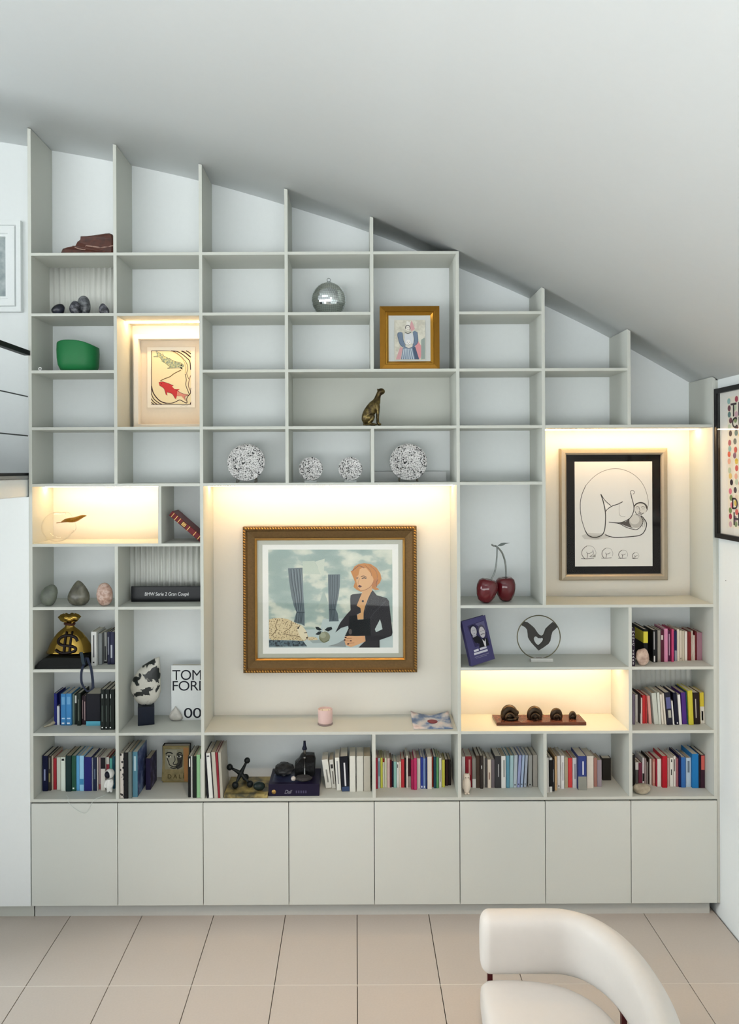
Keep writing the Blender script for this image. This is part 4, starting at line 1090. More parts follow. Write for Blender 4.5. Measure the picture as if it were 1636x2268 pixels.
# --- white frame on the wall above the landing
YF = 0.295
x1, z1 = P(45, 488, YF); _, z0 = P(45, 690, YF)
x0 = x1 - 0.62
wf = thing('framed_picture', 'white box-framed picture on the wall above the landing at upper left', 'picture')
mb = MB(); frame_mesh(mb, x0, x1, z0, z1, [(0, BACK - 0.0005), (0, YF), (0.03, YF), (0.032, YF + 0.012), (0.036, YF + 0.012), (0.04, YF - 0.004), (0.085, YF - 0.004), (0.09, YF + 0.008), (0.105, YF + 0.008), (0.11, BACK - 0.0005)], mat('#e6eaea', 0.55)); local(wf, mb.build('frame', wf))
local(wf, MB().box(x0 + 0.1, x1 - 0.1, BACK - 0.012, BACK - 0.004, z0 + 0.1, z1 - 0.1, mat_ramp('grey_print', [(0.3, '#8a9698'), (0.7, '#b4bcbc')], 'noise', 20, 0.8)).build('print', wf))

# --- dotted poster on the right wall
XPZ = 2.27
def wallpt(px, py, X):
    tx, ty = unroll(px, py); dist = X * F / tx
    return dist - D, H - ty * dist / F
po = thing('framed_poster', 'black-framed poster of coloured dots with dark letters on the right wall', 'poster')
ya = -0.004; yb_ = -0.90
_, zt = wallpt(1581, 862, XPZ); _, zb = wallpt(1585, 1191, XPZ)
def side(mb, y_far, y_near, z0, z1, prof, m):
    """mitred frame on the wall x = const; prof (inset, x)"""
    vs = []; fs = []
    for ins, x in prof:
        vs += [(x, y_far - ins, z0 + ins), (x, y_near + ins, z0 + ins), (x, y_near + ins, z1 - ins), (x, y_far - ins, z1 - ins)]
    n = len(prof)
    for i in range(n):
        j = (i + 1) % n
        for k in range(4):
            k2 = (k + 1) % 4; fs.append((i * 4 + k, i * 4 + k2, j * 4 + k2, j * 4 + k))
    return mb.add(vs, fs, m)
local(po, side(MB(), ya, yb_, zb, zt, [(0, XR - 0.0005), (0, XPZ), (0.03, XPZ), (0.03, XR - 0.0005)], mat('#0c0b0e', 0.4)).build('frame', po))
local(po, MB().box(XR - 0.006, XR - 0.002, yb_ + 0.025, ya - 0.025, zb + 0.025, zt - 0.025, mat('#e0ddd6', 0.9)).build('mat_board', po))
XA = XR - 0.0085
y_l = wallpt(1611, 1000, XA)[0]; zat = wallpt(1611, 880, XA)[1]; zab = wallpt(1611, 1168, XA)[1]
y_r = yb_ + (ya - y_l)
local(po, MB().box(XA, XA + 0.002, y_r, y_l, zab, zat, mat('#e4dccb', 0.9)).build('paper_sheet', po))
rr = random.Random(11)
cols = ['#8f6a7a', '#5a7a78', '#c8504c', '#d8b84c', '#3a2a34', '#d87a8c', '#7a8a5a', '#e0a890', '#8ab0ac', '#e2c27a', '#6a3a44', '#b8c4a8', '#dc6a50', '#4a5a5a', '#c8a0a8', '#e0c8b0', '#a83c50']
mb = MB()
nz = 19; ny = 10
for iz in range(nz):
    for iy in range(ny):
        cy = y_l - (iy + 0.5 + rr.uniform(-0.25, 0.25)) * (y_l - y_r) / ny; cz = zab + (iz + 0.5 + rr.uniform(-0.22, 0.22)) * (zat - zab) / nz
        r = 0.0185; xx = XA - 0.0003 - 0.00002 * (iz * ny + iy) * 0.3
        cy = min(max(cy, y_r + r), y_l - r); cz = min(max(cz, zab + r), zat - r)
        m = mat(rr.choice(cols), 0.8)
        mb.add([(xx, cy + r * math.cos(2 * math.pi * k / 16), cz + r * math.sin(2 * math.pi * k / 16)) for k in range(16)], [tuple(range(16))], m)
local(po, mb.build('dot_print', po, kind='stuff'))
INK = mat('#2a1620', 0.7)
for body, pyc, hh in (('TH', 907, 0.088), ('CU', 936, 0.068), ('DA', 1113, 0.075), ('HI', 1146, 0.085)):
    z = wallpt(1617, pyc, XA)[1] - hh / 2
    M = Matrix.Translation((XA - 0.0022, y_l - 0.125, z)) @ Matrix.Rotation(-math.pi / 2, 4, 'Z')
    local(po, text_mesh(body, hh * 0.95, INK, M, 'lettering', po, 0.0003, 1.0, 1.25, bold=0.001))
local(po, MB().box(XPZ + 0.004, XPZ + 0.0055, yb_ + 0.031, ya - 0.031, zb + 0.031, zt - 0.031, mat_pane('picture_glass')).build('glass_pane', po))
yn, zn = wallpt(1607, 1286, XR)
nl = MB().lathe([(0.001, -0.02), (0.003, -0.018), (0.003, 0.0), (1e-5, 0.001)], mat('#1c1c1e', 0.4), 10, Matrix.Translation((XR - 0.0015, yn, zn)) @ Matrix.Rotation(-math.pi / 2, 4, 'Y') @ Matrix.Translation((0, 0, 0.0))).build('wall_nail')
tag(nl, 'tiny black nail in the bare right wall below the dotted poster', 'nail')
# ------------------------------------------------------------------ objects on the shelves
T = Matrix.Translation
def R(a, ax): return Matrix.Rotation(a, 4, ax)

# --- shelf board leaning in the plate bay, and the plates
Z5 = top(5)
wb = MB().box(UX[4] + 0.013, UX[5] - HW - 0.03, 0.286, 0.300, Z5 + 0.0004, Z5 + 0.066, mat('#d8dada', 0.5)).build('spare_board'); bevel(wb, 0.001)
tag(wb, 'low white board standing on edge behind the right-hand speckled plate', 'board')
SPK = mat_ramp('black_squiggles', [(0.0, '#141416'), (0.42, '#1c1c1e'), (0.47, '#d4d2d0'), (0.60, '#dcdad8'), (0.64, '#3c3c3e'), (0.70, '#d4d2d0'), (1.0, '#d8d6d4')], 'noise', 58.0, 0.18, detail=2.0, dist=2.2)
def plate(px, py, rpx, Y, label, wire):
    x, z = P(px, py, Y); r = rpx * (D + Y) / F
    base = Z5 + 0.0004
    t = thing('decorative_plate', label, 'plate', (x, Y, base), group='speckled plates on stands')
    tilt = -0.20
    zc = z - base
    M = T((0, 0.0, zc)) @ R(tilt, 'X') @ R(math.pi / 2, 'X')
    mb = MB()
    mb.lathe([(1e-5, -0.012), (r * 0.55, -0.012), (r * 0.72, -0.006), (r * 0.985, 0.010), (r, 0.012), (r * 0.985, 0.0145), (r * 0.70, -0.001), (r * 0.55, -0.0065), (1e-5, -0.0065)], SPK, 48, M)
    mb.build('dish', t)
    st = mat('#8a8272', 0.35, 0.6) if wire else mat('#c8ccca', 0.3)
    dx = r * 0.48 if wire else r * 0.5
    if wire:
        for s in (-1, 1):
            mb = MB()
            zl = zc - math.sqrt(max(r * r - dx * dx, 0)) - 0.004
            mb.tube([(s * dx, -0.045, 0.004), (s * dx, -0.022, 0.0035), (s * dx, -0.012, 0.02), (s * dx, 0.0, 0.03), (s * dx, 0.028, zl + 0.03)], 0.0032, st, 6)
            mb.tube([(s * dx, -0.022, 0.0035), (s * dx, 0.065, 0.0035), (s * dx, 0.036, zc * 0.9)], 0.0032, st, 6)
            mb.build('stand_leg', t)
        MB().tube([(-dx, 0.04, 0.022), (dx, 0.04, 0.022)], 0.003, st, 6).build('stand_bar', t)
    else:
        mb = MB(); mb.box(-dx, dx, -0.028, 0.055, 0, 0.004, st); mb.box(-dx, dx, -0.028, -0.024, 0.004, 0.012, st); mb.box(-dx, dx, 0.03, 0.034, 0.004, zc * 0.8, st)
        mb.build('stand', t)
plate(545.5, 1025, 42, 0.14, 'larger speckled plate on dark wire stand, left bay of plate shelf', True)
plate(688, 1039, 26.5, 0.14, 'smaller speckled plate, left one of the pair in the middle plate bay', False)
plate(775.5, 1039, 26.5, 0.14, 'smaller speckled plate, right one of the pair in the middle plate bay', False)
plate(904, 1024, 41.5, 0.16, 'larger speckled plate before the low white board, right bay of plate shelf', True)

# --- mirror ball
Yb = 0.165; zb = top(2)
xb, zc = P(728, 659, Yb); rb = 0.1135; zc = zb + rb
mbx = thing('mirror_ball', 'silver mirror disco ball with ring on top, resting on shelf', 'mirror ball', (xb, Yb, zb + 0.0006))
MB().ball((0, 0, rb), rb * 0.985, mat('#5b6462', 0.6), 40, 24).build('core', mbx)
MIR = mat('#e4eaea', 0.06, 1.0, grain=0.0)
rr = random.Random(3); mb = MB()
rows = 26
for i in range(1, rows):
    th = math.pi * i / rows
    n = max(6, int(2 * math.pi * math.sin(th) * rows / math.pi))
    for k in range(n):
        a = 2 * math.pi * (k + 0.5) / n
        nrm = Vector((math.sin(th) * math.cos(a), math.sin(th) * math.sin(a), math.cos(th)))
        u = Vector((-math.sin(a), math.cos(a), 0)); v = nrm.cross(u)
        hw = rb * math.sin(th) * math.pi / n * 0.93; hh = rb * math.pi / rows / 2 * 0.93
        j = nrm + u * rr.gauss(0, 0.018) + v * rr.gauss(0, 0.018); j.normalize()
        u2 = u - j * u.dot(j); v2 = j.cross(u2)
        c = nrm * (rb * 0.997) + Vector((0, 0, rb))
        vs = [c - u2 * hw - v2 * hh, c + u2 * hw - v2 * hh, c + u2 * hw + v2 * hh, c - u2 * hw + v2 * hh]
        vs += [p - j * 0.0022 for p in vs]
        mb.add(vs, [(0, 1, 2, 3), (0, 4, 5, 1), (1, 5, 6, 2), (2, 6, 7, 3), (3, 7, 4, 0)], MIR)
mb.build('mirror_tile', mbx, kind='stuff')
MB().lathe([(0.016, 0), (0.016, 0.004), (0.006, 0.008), (1e-5, 0.0085)], mat('#9aa0a0', 0.25, 1.0), 16, T((0, 0, 2 * rb - 0.002))).build('cap', mbx)
MB().tube([(0.011 * math.cos(a), 0, 2 * rb + 0.017 + 0.011 * math.sin(a)) for a in [i * math.pi / 10 for i in range(21)]], 0.002, mat('#8a9090', 0.25, 1.0), 6).build('hanging_ring', mbx)

# --- sitting cheetah
ox, oy, sc = 780, 845, 16.36; Yc = 0.10; zb = top(4)
cx, _ = P(826, 900, Yc)
def CQ(u, v, dy=0.0):
    x, z = P(ox + u / sc, oy + v / sc, Yc); return (x - cx, dy, z - zb)
ch = thing('cheetah_statue', 'bronze statue of a sitting cheetah looking right, on the wide shelf', 'statue', (cx, Yc, zb + 0.0006))
BRZ = mat_ramp('aged_bronze', [(0.3, '#2a2016'), (0.5, '#5c4e2e'), (0.62, '#7a6a3e'), (0.72, '#3a2e1c')], 'noise', 38.0, 0.32, 0.75, bump=0.4)
body = MB()
def limb(pts, seg=18):
    """tapering limb through (u, v, sideways, radius) stations, smoothly interpolated"""
    P4 = [(*CQ(u, v, dy), r) for u, v, dy, r in pts]; q = []
    for i in range(len(P4) - 1):
        A, B, C_, E_ = (Vector(P4[max(i - 1, 0)]), Vector(P4[i]), Vector(P4[i + 1]), Vector(P4[min(i + 2, len(P4) - 1)]))
        for k in range(5):
            t = k / 5
            q.append(0.5 * ((2 * B) + (C_ - A) * t + (2 * A - 5 * B + 4 * C_ - E_) * t * t + (3 * B - A - 3 * C_ + E_) * t ** 3))
    q.append(Vector(P4[-1]))
    body.tube([p[:3] for p in q], [max(p[3], 0.002) for p in q], BRZ, seg)
limb([(455, 1530, 0, 0.012), (485, 1450, 0, 0.028), (530, 1320, 0, 0.036), (580, 1190, 0, 0.038), (650, 1065, 0, 0.038), (730, 950, 0, 0.037), (805, 850, 0, 0.0345), (865, 750, 0, 0.028), (900, 650, 0, 0.022), (925, 560, 0, 0.0185), (955, 480, 0, 0.017), (995, 415, 0, 0.020), (1040, 370, 0, 0.0222), (1085, 375, 0, 0.0195), (1130, 405, 0, 0.0145), (1158, 425, 0, 0.007)], 24)
for s in (-1, 1):
    limb([(540, 1360, s * 0.014, 0.022), (630, 1310, s * 0.020, 0.026), (725, 1265, s * 0.026, 0.017), (690, 1380, s * 0.026, 0.0165), (610, 1500, s * 0.025, 0.012), (680, 1545, s * 0.025, 0.009), (760, 1558, s * 0.025, 0.0075), (840, 1562, s * 0.025, 0.006)])
    limb([(850, 830, s * 0.010, 0.022), (895, 930, s * 0.015, 0.0195), (920, 1060, s * 0.018, 0.0125), (918 - 10 * s, 1200, s * 0.018, 0.0085), (918 - 12 * s, 1350, s * 0.017, 0.007), (925 - 12 * s, 1500, s * 0.017, 0.0068), (965 - 10 * s, 1550, s * 0.017, 0.0078), (1030 - 10 * s, 1562, s * 0.017, 0.0055)])
body.v = [(x, y, max(z, 0.0006)) for x, y, z in body.v]
body.build('body', ch)
for s in (-1, 1):
    a = Vector(CQ(930, 310, s * 0.012))
    MB().lathe([(0.0062, -0.008), (0.006, 0.0), (0.0038, 0.006), (1e-5, 0.008)], BRZ, 10, T(a) @ R(-0.6, 'Y') @ R(s * -0.25, 'X')).build('ear', ch)
    MB().ball(CQ(1085, 350, s * 0.0145), 0.0026, mat('#0c0a08', 0.2), 8, 6).build('eye', ch)
MB().tube([CQ(430, 1500, 0.02), CQ(420, 1560, 0.0), CQ(560, 1572, -0.034), CQ(760, 1572, -0.038), CQ(900, 1570, -0.03)], [0.006, 0.0065, 0.006, 0.005, 0.0045], BRZ, 8).build('tail', ch)

# --- red rock on the top shelf
def PO(ox, oy, sc, Y, cx, zb):
    def f(u, v):
        x, z = P(ox + u / sc, oy + v / sc, Y); return (x - cx, z - zb)
    return f
def rock_slab(name, label, cat, pts, y0, y1, f, m, loc, seed, jit=0.006, parent=None):
    """rough slab: outline carried back in jittered rings so that no side is flat"""
    rr = random.Random(seed)
    pts = [f(*p) for p in pts]
    cxm = sum(p[0] for p in pts) / len(pts); czm = min(p[1] for p in pts)
    rings = [(y0 + 0.012, 0.86), (y0, 0.97), (y0 + (y1 - y0) * 0.35, 1.0), (y0 + (y1 - y0) * 0.7, 0.97), (y1, 0.85)]
    vs = []; fs = []; n = len(pts)
    rings = [(y0, 0.93)] + [(y0 + (y1 - y0) * t, k) for t, k in ((0.12, 1.0), (0.5, 1.0), (0.8, 0.96), (1.0, 0.8))]
    for j, (y, k) in enumerate(rings):
        for p in pts:
            q = (cxm + (p[0] - cxm) * k, czm + (p[1] - czm) * k)
            low = p[1] < czm + 0.004
            vs.append((q[0] + rr.uniform(-jit, jit) * (0 if j == 1 else 1), y + rr.uniform(-jit, jit), q[1] if low else q[1] + rr.uniform(-jit, jit) * (0 if j == 1 else 1)))
    for j in range(len(rings) - 1):
        for i in range(n):
            i2 = (i + 1) % n
            fs.append((j * n + i, j * n + i2, (j + 1) * n + i2, (j + 1) * n + i))
    tri = tessellate_polygon([[Vector((p[0], p[1], 0)) for p in pts]])
    fs += [tuple(t) for t in tri] + [tuple(i + (len(rings) - 1) * n for i in reversed(t)) for t in tri]
    mb = MB().add(vs, fs, m)
    return mb, pts
Yr = 0.02; zb = top(1); cx, _ = P(195, 560, Yr)
# eye is below this shelf: what shows is the part above the board's front edge
f = PO(120, 500, 11.686, Yr, cx, zb)
RED = mat_ramp('red_jasper', [(0.3, '#33170f'), (0.5, '#4f2618'), (0.65, '#3c1d16'), (0.8, '#5c301c')], 'noise', 16.0, 0.55, bump=0.5)
_xm = UX[1] - HW - 0.008 - cx
pts = [(150, 690), (195, 550), (300, 530), (440, 500), (545, 465), (590, 375), (640, 320), (675, 235), (820, 232), (1000, 205), (1150, 175), (1300, 150), (1400, 145), (1480, 175), (1540, 280), (1540, 690)]
mbr, _ = rock_slab('', '', '', pts, 0.0, 0.12, f, RED, None, 4)
mbr.v = [(min(v[0], _xm), max(v[1], -0.012), v[2]) for v in mbr.v]
zmin = min(v[2] for v in mbr.v)
rk = mbr.build('jasper_rock', None, (cx, Yr, zb - zmin + 0.0005)); tag(rk, 'jagged red-brown rock with a pale vein, on the top left shelf', 'rock')
v0 = MB(); ln = [(470, 500), (640, 570), (790, 605), (820, 490), (1000, 510), (1200, 540), (1400, 520), (1535, 485)]
for (a, b) in zip(ln[:-1], ln[1:]):
    A = f(*a); B = f(*b)
    v0.tube([(A[0] * 0.99, 0.004, A[1]), ((A[0] + B[0]) / 2, 0.002, (A[1] + B[1]) / 2), (B[0] * 0.99, 0.004, B[1])], 0.0045, mat('#a08478', 0.7, bump=0.3), 6)
v0.build('pale_vein', rk)

# --- dark pebbles, shelf 2
def stone(name, label, cat, px0, px1, pyt, pyb, row, m, Y, shape=None, seed=1, amp=0.1, depth=None, group=None, sub=3, sit=False, front=None):
    Z = top(row)
    if Y is None: Y = max(0.03, depth_on((px0 + px1) / 2, pyb, Z) + 0.02)
    xa, zt = P(px0, pyt, Y); xb, zB = P(px1, pyb, Y)
    h = zt - Z; w = (xb - xa) / 2; d = depth or w * 0.8
    if Y - d < 0.004: Y = d + 0.006
    mb = MB().blob((0, 0, h / 2 * 0.98), (w, d, h / 2 * 1.03), m, seed, amp, 1.3, sub, 0.0, shape)
    zs = max(v[2] for v in mb.v); xs_ = [v[0] for v in mb.v]
    kx = 2 * w / (max(xs_) - min(xs_)); kz = h / zs; off = (max(xs_) + min(xs_)) / 2
    mb.v = [((v[0] - off) * kx, v[1], v[2] * kz) for v in mb.v]
    o = mb.build(name, None, ((xa + xb) / 2, Y, Z + 0.0005)); tag(o, label, cat, group)
    return o
BLK = mat_ramp('dark_gem', [(0.35, '#0c0d16'), (0.55, '#1a1c2c'), (0.7, '#3a3c4c')], 'noise', 24.0, 0.3)
GEM = mat_ramp('mottled_dark_gem', [(0.35, '#15161c'), (0.5, '#3c3c44'), (0.6, '#6a6a70'), (0.7, '#2a2a30')], 'noise', 42.0, 0.25)
GEM2 = mat_ramp('mottled_grey_gem', [(0.32, '#26282c'), (0.5, '#5a5c60'), (0.64, '#7c7e82'), (0.75, '#3a3c40')], 'noise', 40.0, 0.25)
stone('polished_stone', 'low blue-black polished stone, leftmost of four on the ribbed shelf', 'stone', 114, 143, 673.5, 692, 2, BLK, 0.06, lambda q: Vector((q.x + 0.35 * max(q.z, 0), q.y, q.z)), 3, 0.08, 0.035, 'dark polished stones')
stone('polished_stone', 'squat mottled dark stone in front of the taller grey one', 'stone', 153.5, 178, 666.5, 692, 2, GEM, 0.05, lambda q: Vector((q.x * (1.0 - 0.1 * q.z / 0.04), q.y, q.z)), 5, 0.06, 0.026, 'dark polished stones')
stone('polished_stone', 'tall rounded grey mottled stone, highest of the dark stones', 'stone', 170, 200, 655, 692, 2, GEM2, 0.112, None, 6, 0.04, 0.03, 'dark polished stones')
stone('polished_stone', 'pointed dark fin-shaped stone, rightmost on the ribbed shelf', 'stone', 219, 242, 672, 692, 2, GEM, 0.06, lambda q: Vector((q.x * (0.75 - 7.0 * q.z) - 0.010 * (q.z + 0.03) / 0.06, q.y * (0.8 - 6 * q.z), q.z)), 8, 0.05, 0.016, 'dark polished stones')

# --- green bowl
Yg = 0.145; zb = top(3); cx, _ = P(173, 790, Yg)
f = PO(70, 640, 8.61, Yg, cx, zb)
hL = f(505, 1065)[1]; hT = f(700, 1022)[1]; hR = f(1262, 1130)[1]; xl = f(503, 1100)[0]; xr = f(1273, 1200)[0]
gb = MB(); GRN = mat('#17703c', 0.45, grain=0.06, scale=30, spec=0.35)
seg = 48; rings = []
def rim(a):   # height of the wavy rim round the bowl
    t = (math.cos(a) + 1) / 2
    return hL + (hR - hL) * t + (hT - (hL + hR) / 2) * 1.0 * math.sin(math.pi * min(max(t * 0.9 + 0.05, 0), 1)) * (1.0 if math.sin(a) < 0 else 0.9)
xm = (xl + xr) / 2; hw = (xr - xl) / 2
prof = [(0.55, 0.0), (0.66, 0.01), (0.83, 0.10), (0.94, 0.26), (0.985, 0.5), (1.0, 0.75), (0.985, 0.97), (0.97, 1.0), (0.94, 0.985), (0.955, 0.75), (0.93, 0.45), (0.80, 0.15), (0.5, 0.05)]
vs = []; fs = []
for r, t in prof:
    for k in range(seg):
        a = 2 * math.pi * k / seg
        ca, sa = math.cos(a), math.sin(a)
        e = 0.8
        X = math.copysign(abs(ca) ** e, ca); Yy = math.copysign(abs(sa) ** e, sa)
        left = 1.0 if ca < 0 else 0.0
        rr_ = r if ca < 0 else r + (1 - r) * 0.45 * (1 if t < 0.6 and r < 0.98 else 0) * ca
        vs.append((xm + hw * rr_ * X, 0.105 * r * Yy, t * rim(a)))
for i in range(len(prof) - 1):
    for k in range(seg):
        k2 = (k + 1) % seg; fs.append((i * seg + k, i * seg + k2, (i + 1) * seg + k2, (i + 1) * seg + k))
fs.append(tuple(reversed(range(seg)))); fs.append(tuple(range((len(prof) - 1) * seg, len(prof) * seg)))
gb.add(vs, fs, GRN, True)
g = gb.build('glass_bowl', None, (cx, Yg, zb + 0.0005)); tag(g, 'emerald green bowl with slanting rim on the third shelf at left', 'bowl')
xw, zw = P(90, 815.5, 0.03)
o = MB().tube([(0.0085 * math.cos(a), 0, 0.0122 + 0.0085 * math.sin(a)) for a in [i * math.pi / 12 for i in range(25)]], 0.0035, mat('#dcdcda', 0.4), 8).build('ceramic_ring', None, (xw, 0.022, top(3) + 0.0004))
tag(o, 'tiny white ring standing at the left end of the green bowl shelf', 'ring')

# --- glass vase with a gilded leaf in the left lit niche
Yv = 0.12; zb = top(6)
cx, _ = P(127, 1165, Yv)
vz = thing('glass_vase', 'clear tilted glass globe vase in the left lit niche', 'vase', (cx, Yv, zb + 0.0006))
f = PO(60, 1065, 4.09, Yv, cx, zb)
c0 = f(275, 410); rg = 0.098
M = T((c0[0], 0, rg * 1.003)) @ R(math.radians(68), 'Y')
outer = [(math.sin(a) * rg, -math.cos(a) * rg) for a in [math.pi * i / 24 for i in range(1, 18)]]
outer = [(1e-5, -rg)] + outer + [(0.072, 0.082), (0.066, 0.094)]
inner = [(0.0635, 0.0935), (0.069, 0.080)] + [(r * 0.965, z * 0.965) for r, z in reversed(outer[1:-2])] + [(1e-5, -rg * 0.965)]
MB().lathe(outer + inner, mat_pane('clear_glass'), 48, M).build('bowl', vz)
gl = thing('gilded_leaf', 'small gold curled leaf resting in the mouth of the glass vase', 'ornament', (cx, Yv, zb + 0.0006))
a = f(315, 375); b = f(545, 318)
pts = [Vector((a[0] + (b[0] - a[0]) * t, -0.012, a[1] + (b[1] - a[1]) * t + 0.004 * math.sin(t * 9))) for t in [i / 12 for i in range(13)]]
MB().tube(pts, [0.004, 0.008, 0.012, 0.014, 0.016, 0.017, 0.017, 0.0165, 0.015, 0.013, 0.010, 0.006, 0.0015], mat('#a8762e', 0.25, 0.9, grain=0.3, scale=90, bump=0.6), 7, False).build('blade', gl)
MB().tube([pts[0] - Vector((0.03, 0, 0.004)), pts[0], pts[2]], 0.0028, mat('#8a5c20', 0.3, 0.9), 6).build('stalk', gl)

# --- old red leather book leaning in the small bay
ya = 0.10; zb = top(6)
xa, za = P(371, 1128, ya); xc, zc_ = P(441, 1188, ya)
ang = math.atan2(za - zc_, xc - xa)      # slope of the spine
Lr = 0.262; tr = 0.036
xR = UX[2] - HW - 0.0012
th = math.pi / 2 - ang
# stands on its lower right corner against the upright; leans to the left
bk = thing('leather_book', 'old red leather book with gold bands leaning in the small bay beside the lit niche', 'book', (0, 0, 0))
mk = mat('#6e1a20', 0.4, grain=0.15, scale=60, bump=0.1)
mbk, sp = cover_mesh(tr, Lr, 0.16, mk, 0.003)
Mw = T((xR - tr * math.cos(th), ya, zb + 0.0004 + 0.0)) @ R(-th, 'Y')
cv = mbk.build('cover', bk)
pgs = MB().box(sp + 0.0003, tr - sp - 0.0003, 0.006, 0.155, 0.003, Lr - 0.003, PAGE).build('page_block', bk)
gd = mat('#c8a060', 0.35, 0.7)
kids = [cv, pgs]
for k in (0.93, 0.82, 0.72, 0.42, 0.22, 0.08):
    kids.append(MB().box(0.0006, tr - 0.0006, -0.0015, 0.001, Lr * k - 0.0018, Lr * k + 0.0018, gd).build('gold_band', bk))
kids.append(MB().box(0.003, tr - 0.003, -0.0008, 0.001, Lr * 0.50, Lr * 0.64, mat('#3a2418', 0.5)).build('title_label', bk))
for k in range(4): kids.append(MB().box(0.006, tr - 0.006, -0.0014, 0.0, Lr * (0.52 + 0.028 * k), Lr * (0.535 + 0.028 * k), gd).build('title_line', bk))
lowest = min((Mw @ Vector((x, 0, z))).z for x in (0, tr) for z in (0, Lr)); rightmost = max((Mw @ Vector((x, 0, z))).x for x in (0, tr) for z in (0, Lr))
Mw = T((xR - rightmost, 0, zb + 0.0004 - lowest)) @ Mw
bk.matrix_world = Mw

# --- three tumbled stones
GS = mat_ramp('grey_stone', [(0.3, '#4e534a'), (0.55, '#646a5e'), (0.75, '#787d70')], 'noise', 14.0, 0.45)
GS2 = mat_ramp('banded_stone', [(0.3, '#3c3a30'), (0.5, '#5c5a4c'), (0.62, '#6c6a5c'), (0.7, '#a8a898'), (0.75, '#55533f')], 'noise', 11.0, 0.25, dist=1.0)
PS = mat_ramp('pink_speckled_stone', [(0.3, '#7a5c50'), (0.45, '#a88878'), (0.6, '#c4aca0'), (0.72, '#8c6a5c')], 'noise', 36.0, 0.4)
stone('tumbled_stone', 'rounded dull grey-green stone, left of the three pebbles', 'stone', 89, 127.5, 1294.5, 1340, 7, GS, 0.045, lambda q: Vector((q.x + 0.25 * max(q.z, 0), q.y, q.z)), 2, 0.08, 0.035, 'tumbled stones in a row')
stone('tumbled_stone', 'shiny dark pyramid-shaped stone, middle of the three pebbles', 'stone', 150, 198.5, 1286, 1339, 7, GS2, 0.06, lambda q: Vector((q.x * (0.78 - 4.6 * q.z) , q.y * (0.85 - 3 * q.z), q.z)), 9, 0.07, 0.045, 'tumbled stones in a row')
stone('tumbled_stone', 'pinkish speckled egg-shaped stone, right of the three pebbles', 'stone', 214, 250, 1291, 1341, 7, PS, 0.04, None, 4, 0.09, 0.03, 'tumbled stones in a row')

# --- name plate in front of the ribbed panel
zb = top(7)
yp = max(depth_on(367, 1333, zb), 0.06)
xa, zt = P(290, 1299, yp); xr_ = UX[2] - HW - 0.002
hp = zt - zb
cp = thing('car_name_plate', 'black car name plate with white lettering on the ribbed shelf', 'plate', ((xa + xr_) / 2, yp, zb + 0.0004))
wp = (xr_ - xa) / 2
b = MB().box(-wp, wp, 0, 0.016, 0, hp, mat('#101114', 0.3, grain=0.1)).build('frame', cp); bevel(b, 0.003)
MB().box(-wp + 0.008, wp - 0.006, -0.0008, 0.002, 0.012, hp - 0.006, mat('#15171b', 0.25)).build('panel', cp)
xt, _ = P(369, 1316, yp)
text_mesh('BMW Serie 2 Gran Coupé', 0.0225, mat('#e6e6e6', 0.5), T((xt - (xa + xr_) / 2, -0.0012, hp * 0.40)), 'lettering', cp, 0.0005, 0.86, 1.0, shear=0.15)

# --- gold money bag on a black cloth bag
zb = top(8); Yq = 0.15
cx, _ = P(148, 1430, Yq)
f = PO(70, 1345, 8.18, Yq, cx, zb)
bbk = MB(); CL = mat('#060b09', 0.6, grain=0.2, bump=0.3)
yfr = 0.012
x0l, zbt = P(70 + 60 / 8.18, 1345 + 1085 / 8.18, yfr); x1l = P(70 + 990 / 8.18, 1345 + 1085 / 8.18, yfr)[0] - 0.022
hB = P(120, 1345 + 905 / 8.18, 0.04)[1] - zb
pf = [(x0l - cx, 0), (x1l - cx, 0), (x1l - cx + 0.012, hB * 0.5), (x1l - cx + 0.004, hB * 1.0), ((x0l + x1l) / 2 - cx, hB * 1.04), (x0l - cx + 0.055, hB * 0.92), (x0l - cx + 0.02, hB * 0.62), (x0l - cx, hB * 0.25)]
rr = random.Random(2)
vs = []; fs = []; n = len(pf)
rg_ = [(yfr - Yq + 0.003, 0.97), (yfr - Yq, 1.0), (-0.05, 1.03), (0.03, 1.02), (0.11, 0.98), (0.125, 0.9)]
for y, k in rg_:
    for p in pf: vs.append((p[0] * k + rr.uniform(-0.004, 0.004), y + rr.uniform(-0.002, 0.004), p[1] * k + (rr.uniform(-0.003, 0.003) if p[1] > 0.004 else 0)))
for j in range(len(rg_) - 1):
    for i in range(n): fs.append((j * n + i, j * n + (i + 1) % n, (j + 1) * n + (i + 1) % n, (j + 1) * n + i))
fs += [tuple(reversed(range(n))), tuple(range((len(rg_) - 1) * n, len(rg_) * n))]
bbk.add(vs, fs, CL)
pc = thing('fabric_pouch', 'black cloth pouch with hanging navy ribbon under the gold money bag', 'pouch', (cx, Yq, zb + 0.0006))
bbk.build('body', pc)
RIBN = mat('#1a2338', 0.5)
def strip(pts, w, m, name, parent):
    mb = MB(); vs = []; pts = smooth3(pts)
    for p in pts: vs += [(p[0] - w / 2, p[1], p[2]), (p[0] + w / 2, p[1], p[2]), (p[0] - w / 2, p[1] + 0.0016, p[2]), (p[0] + w / 2, p[1] + 0.0016, p[2])]
    fs = []
    for i in range(len(pts) - 1):
        a, b = 4 * i, 4 * i + 4
        fs += [(a, a + 1, b + 1, b), (a + 2, b + 2, b + 3, a + 3), (a, b, b + 2, a + 2), (a + 1, a + 3, b + 3, b + 1)]
    fs += [(0, 2, 3, 1), (len(vs) - 4, len(vs) - 3, len(vs) - 1, len(vs) - 2)]
    return mb.add(vs, fs, m, False).build(name, parent)
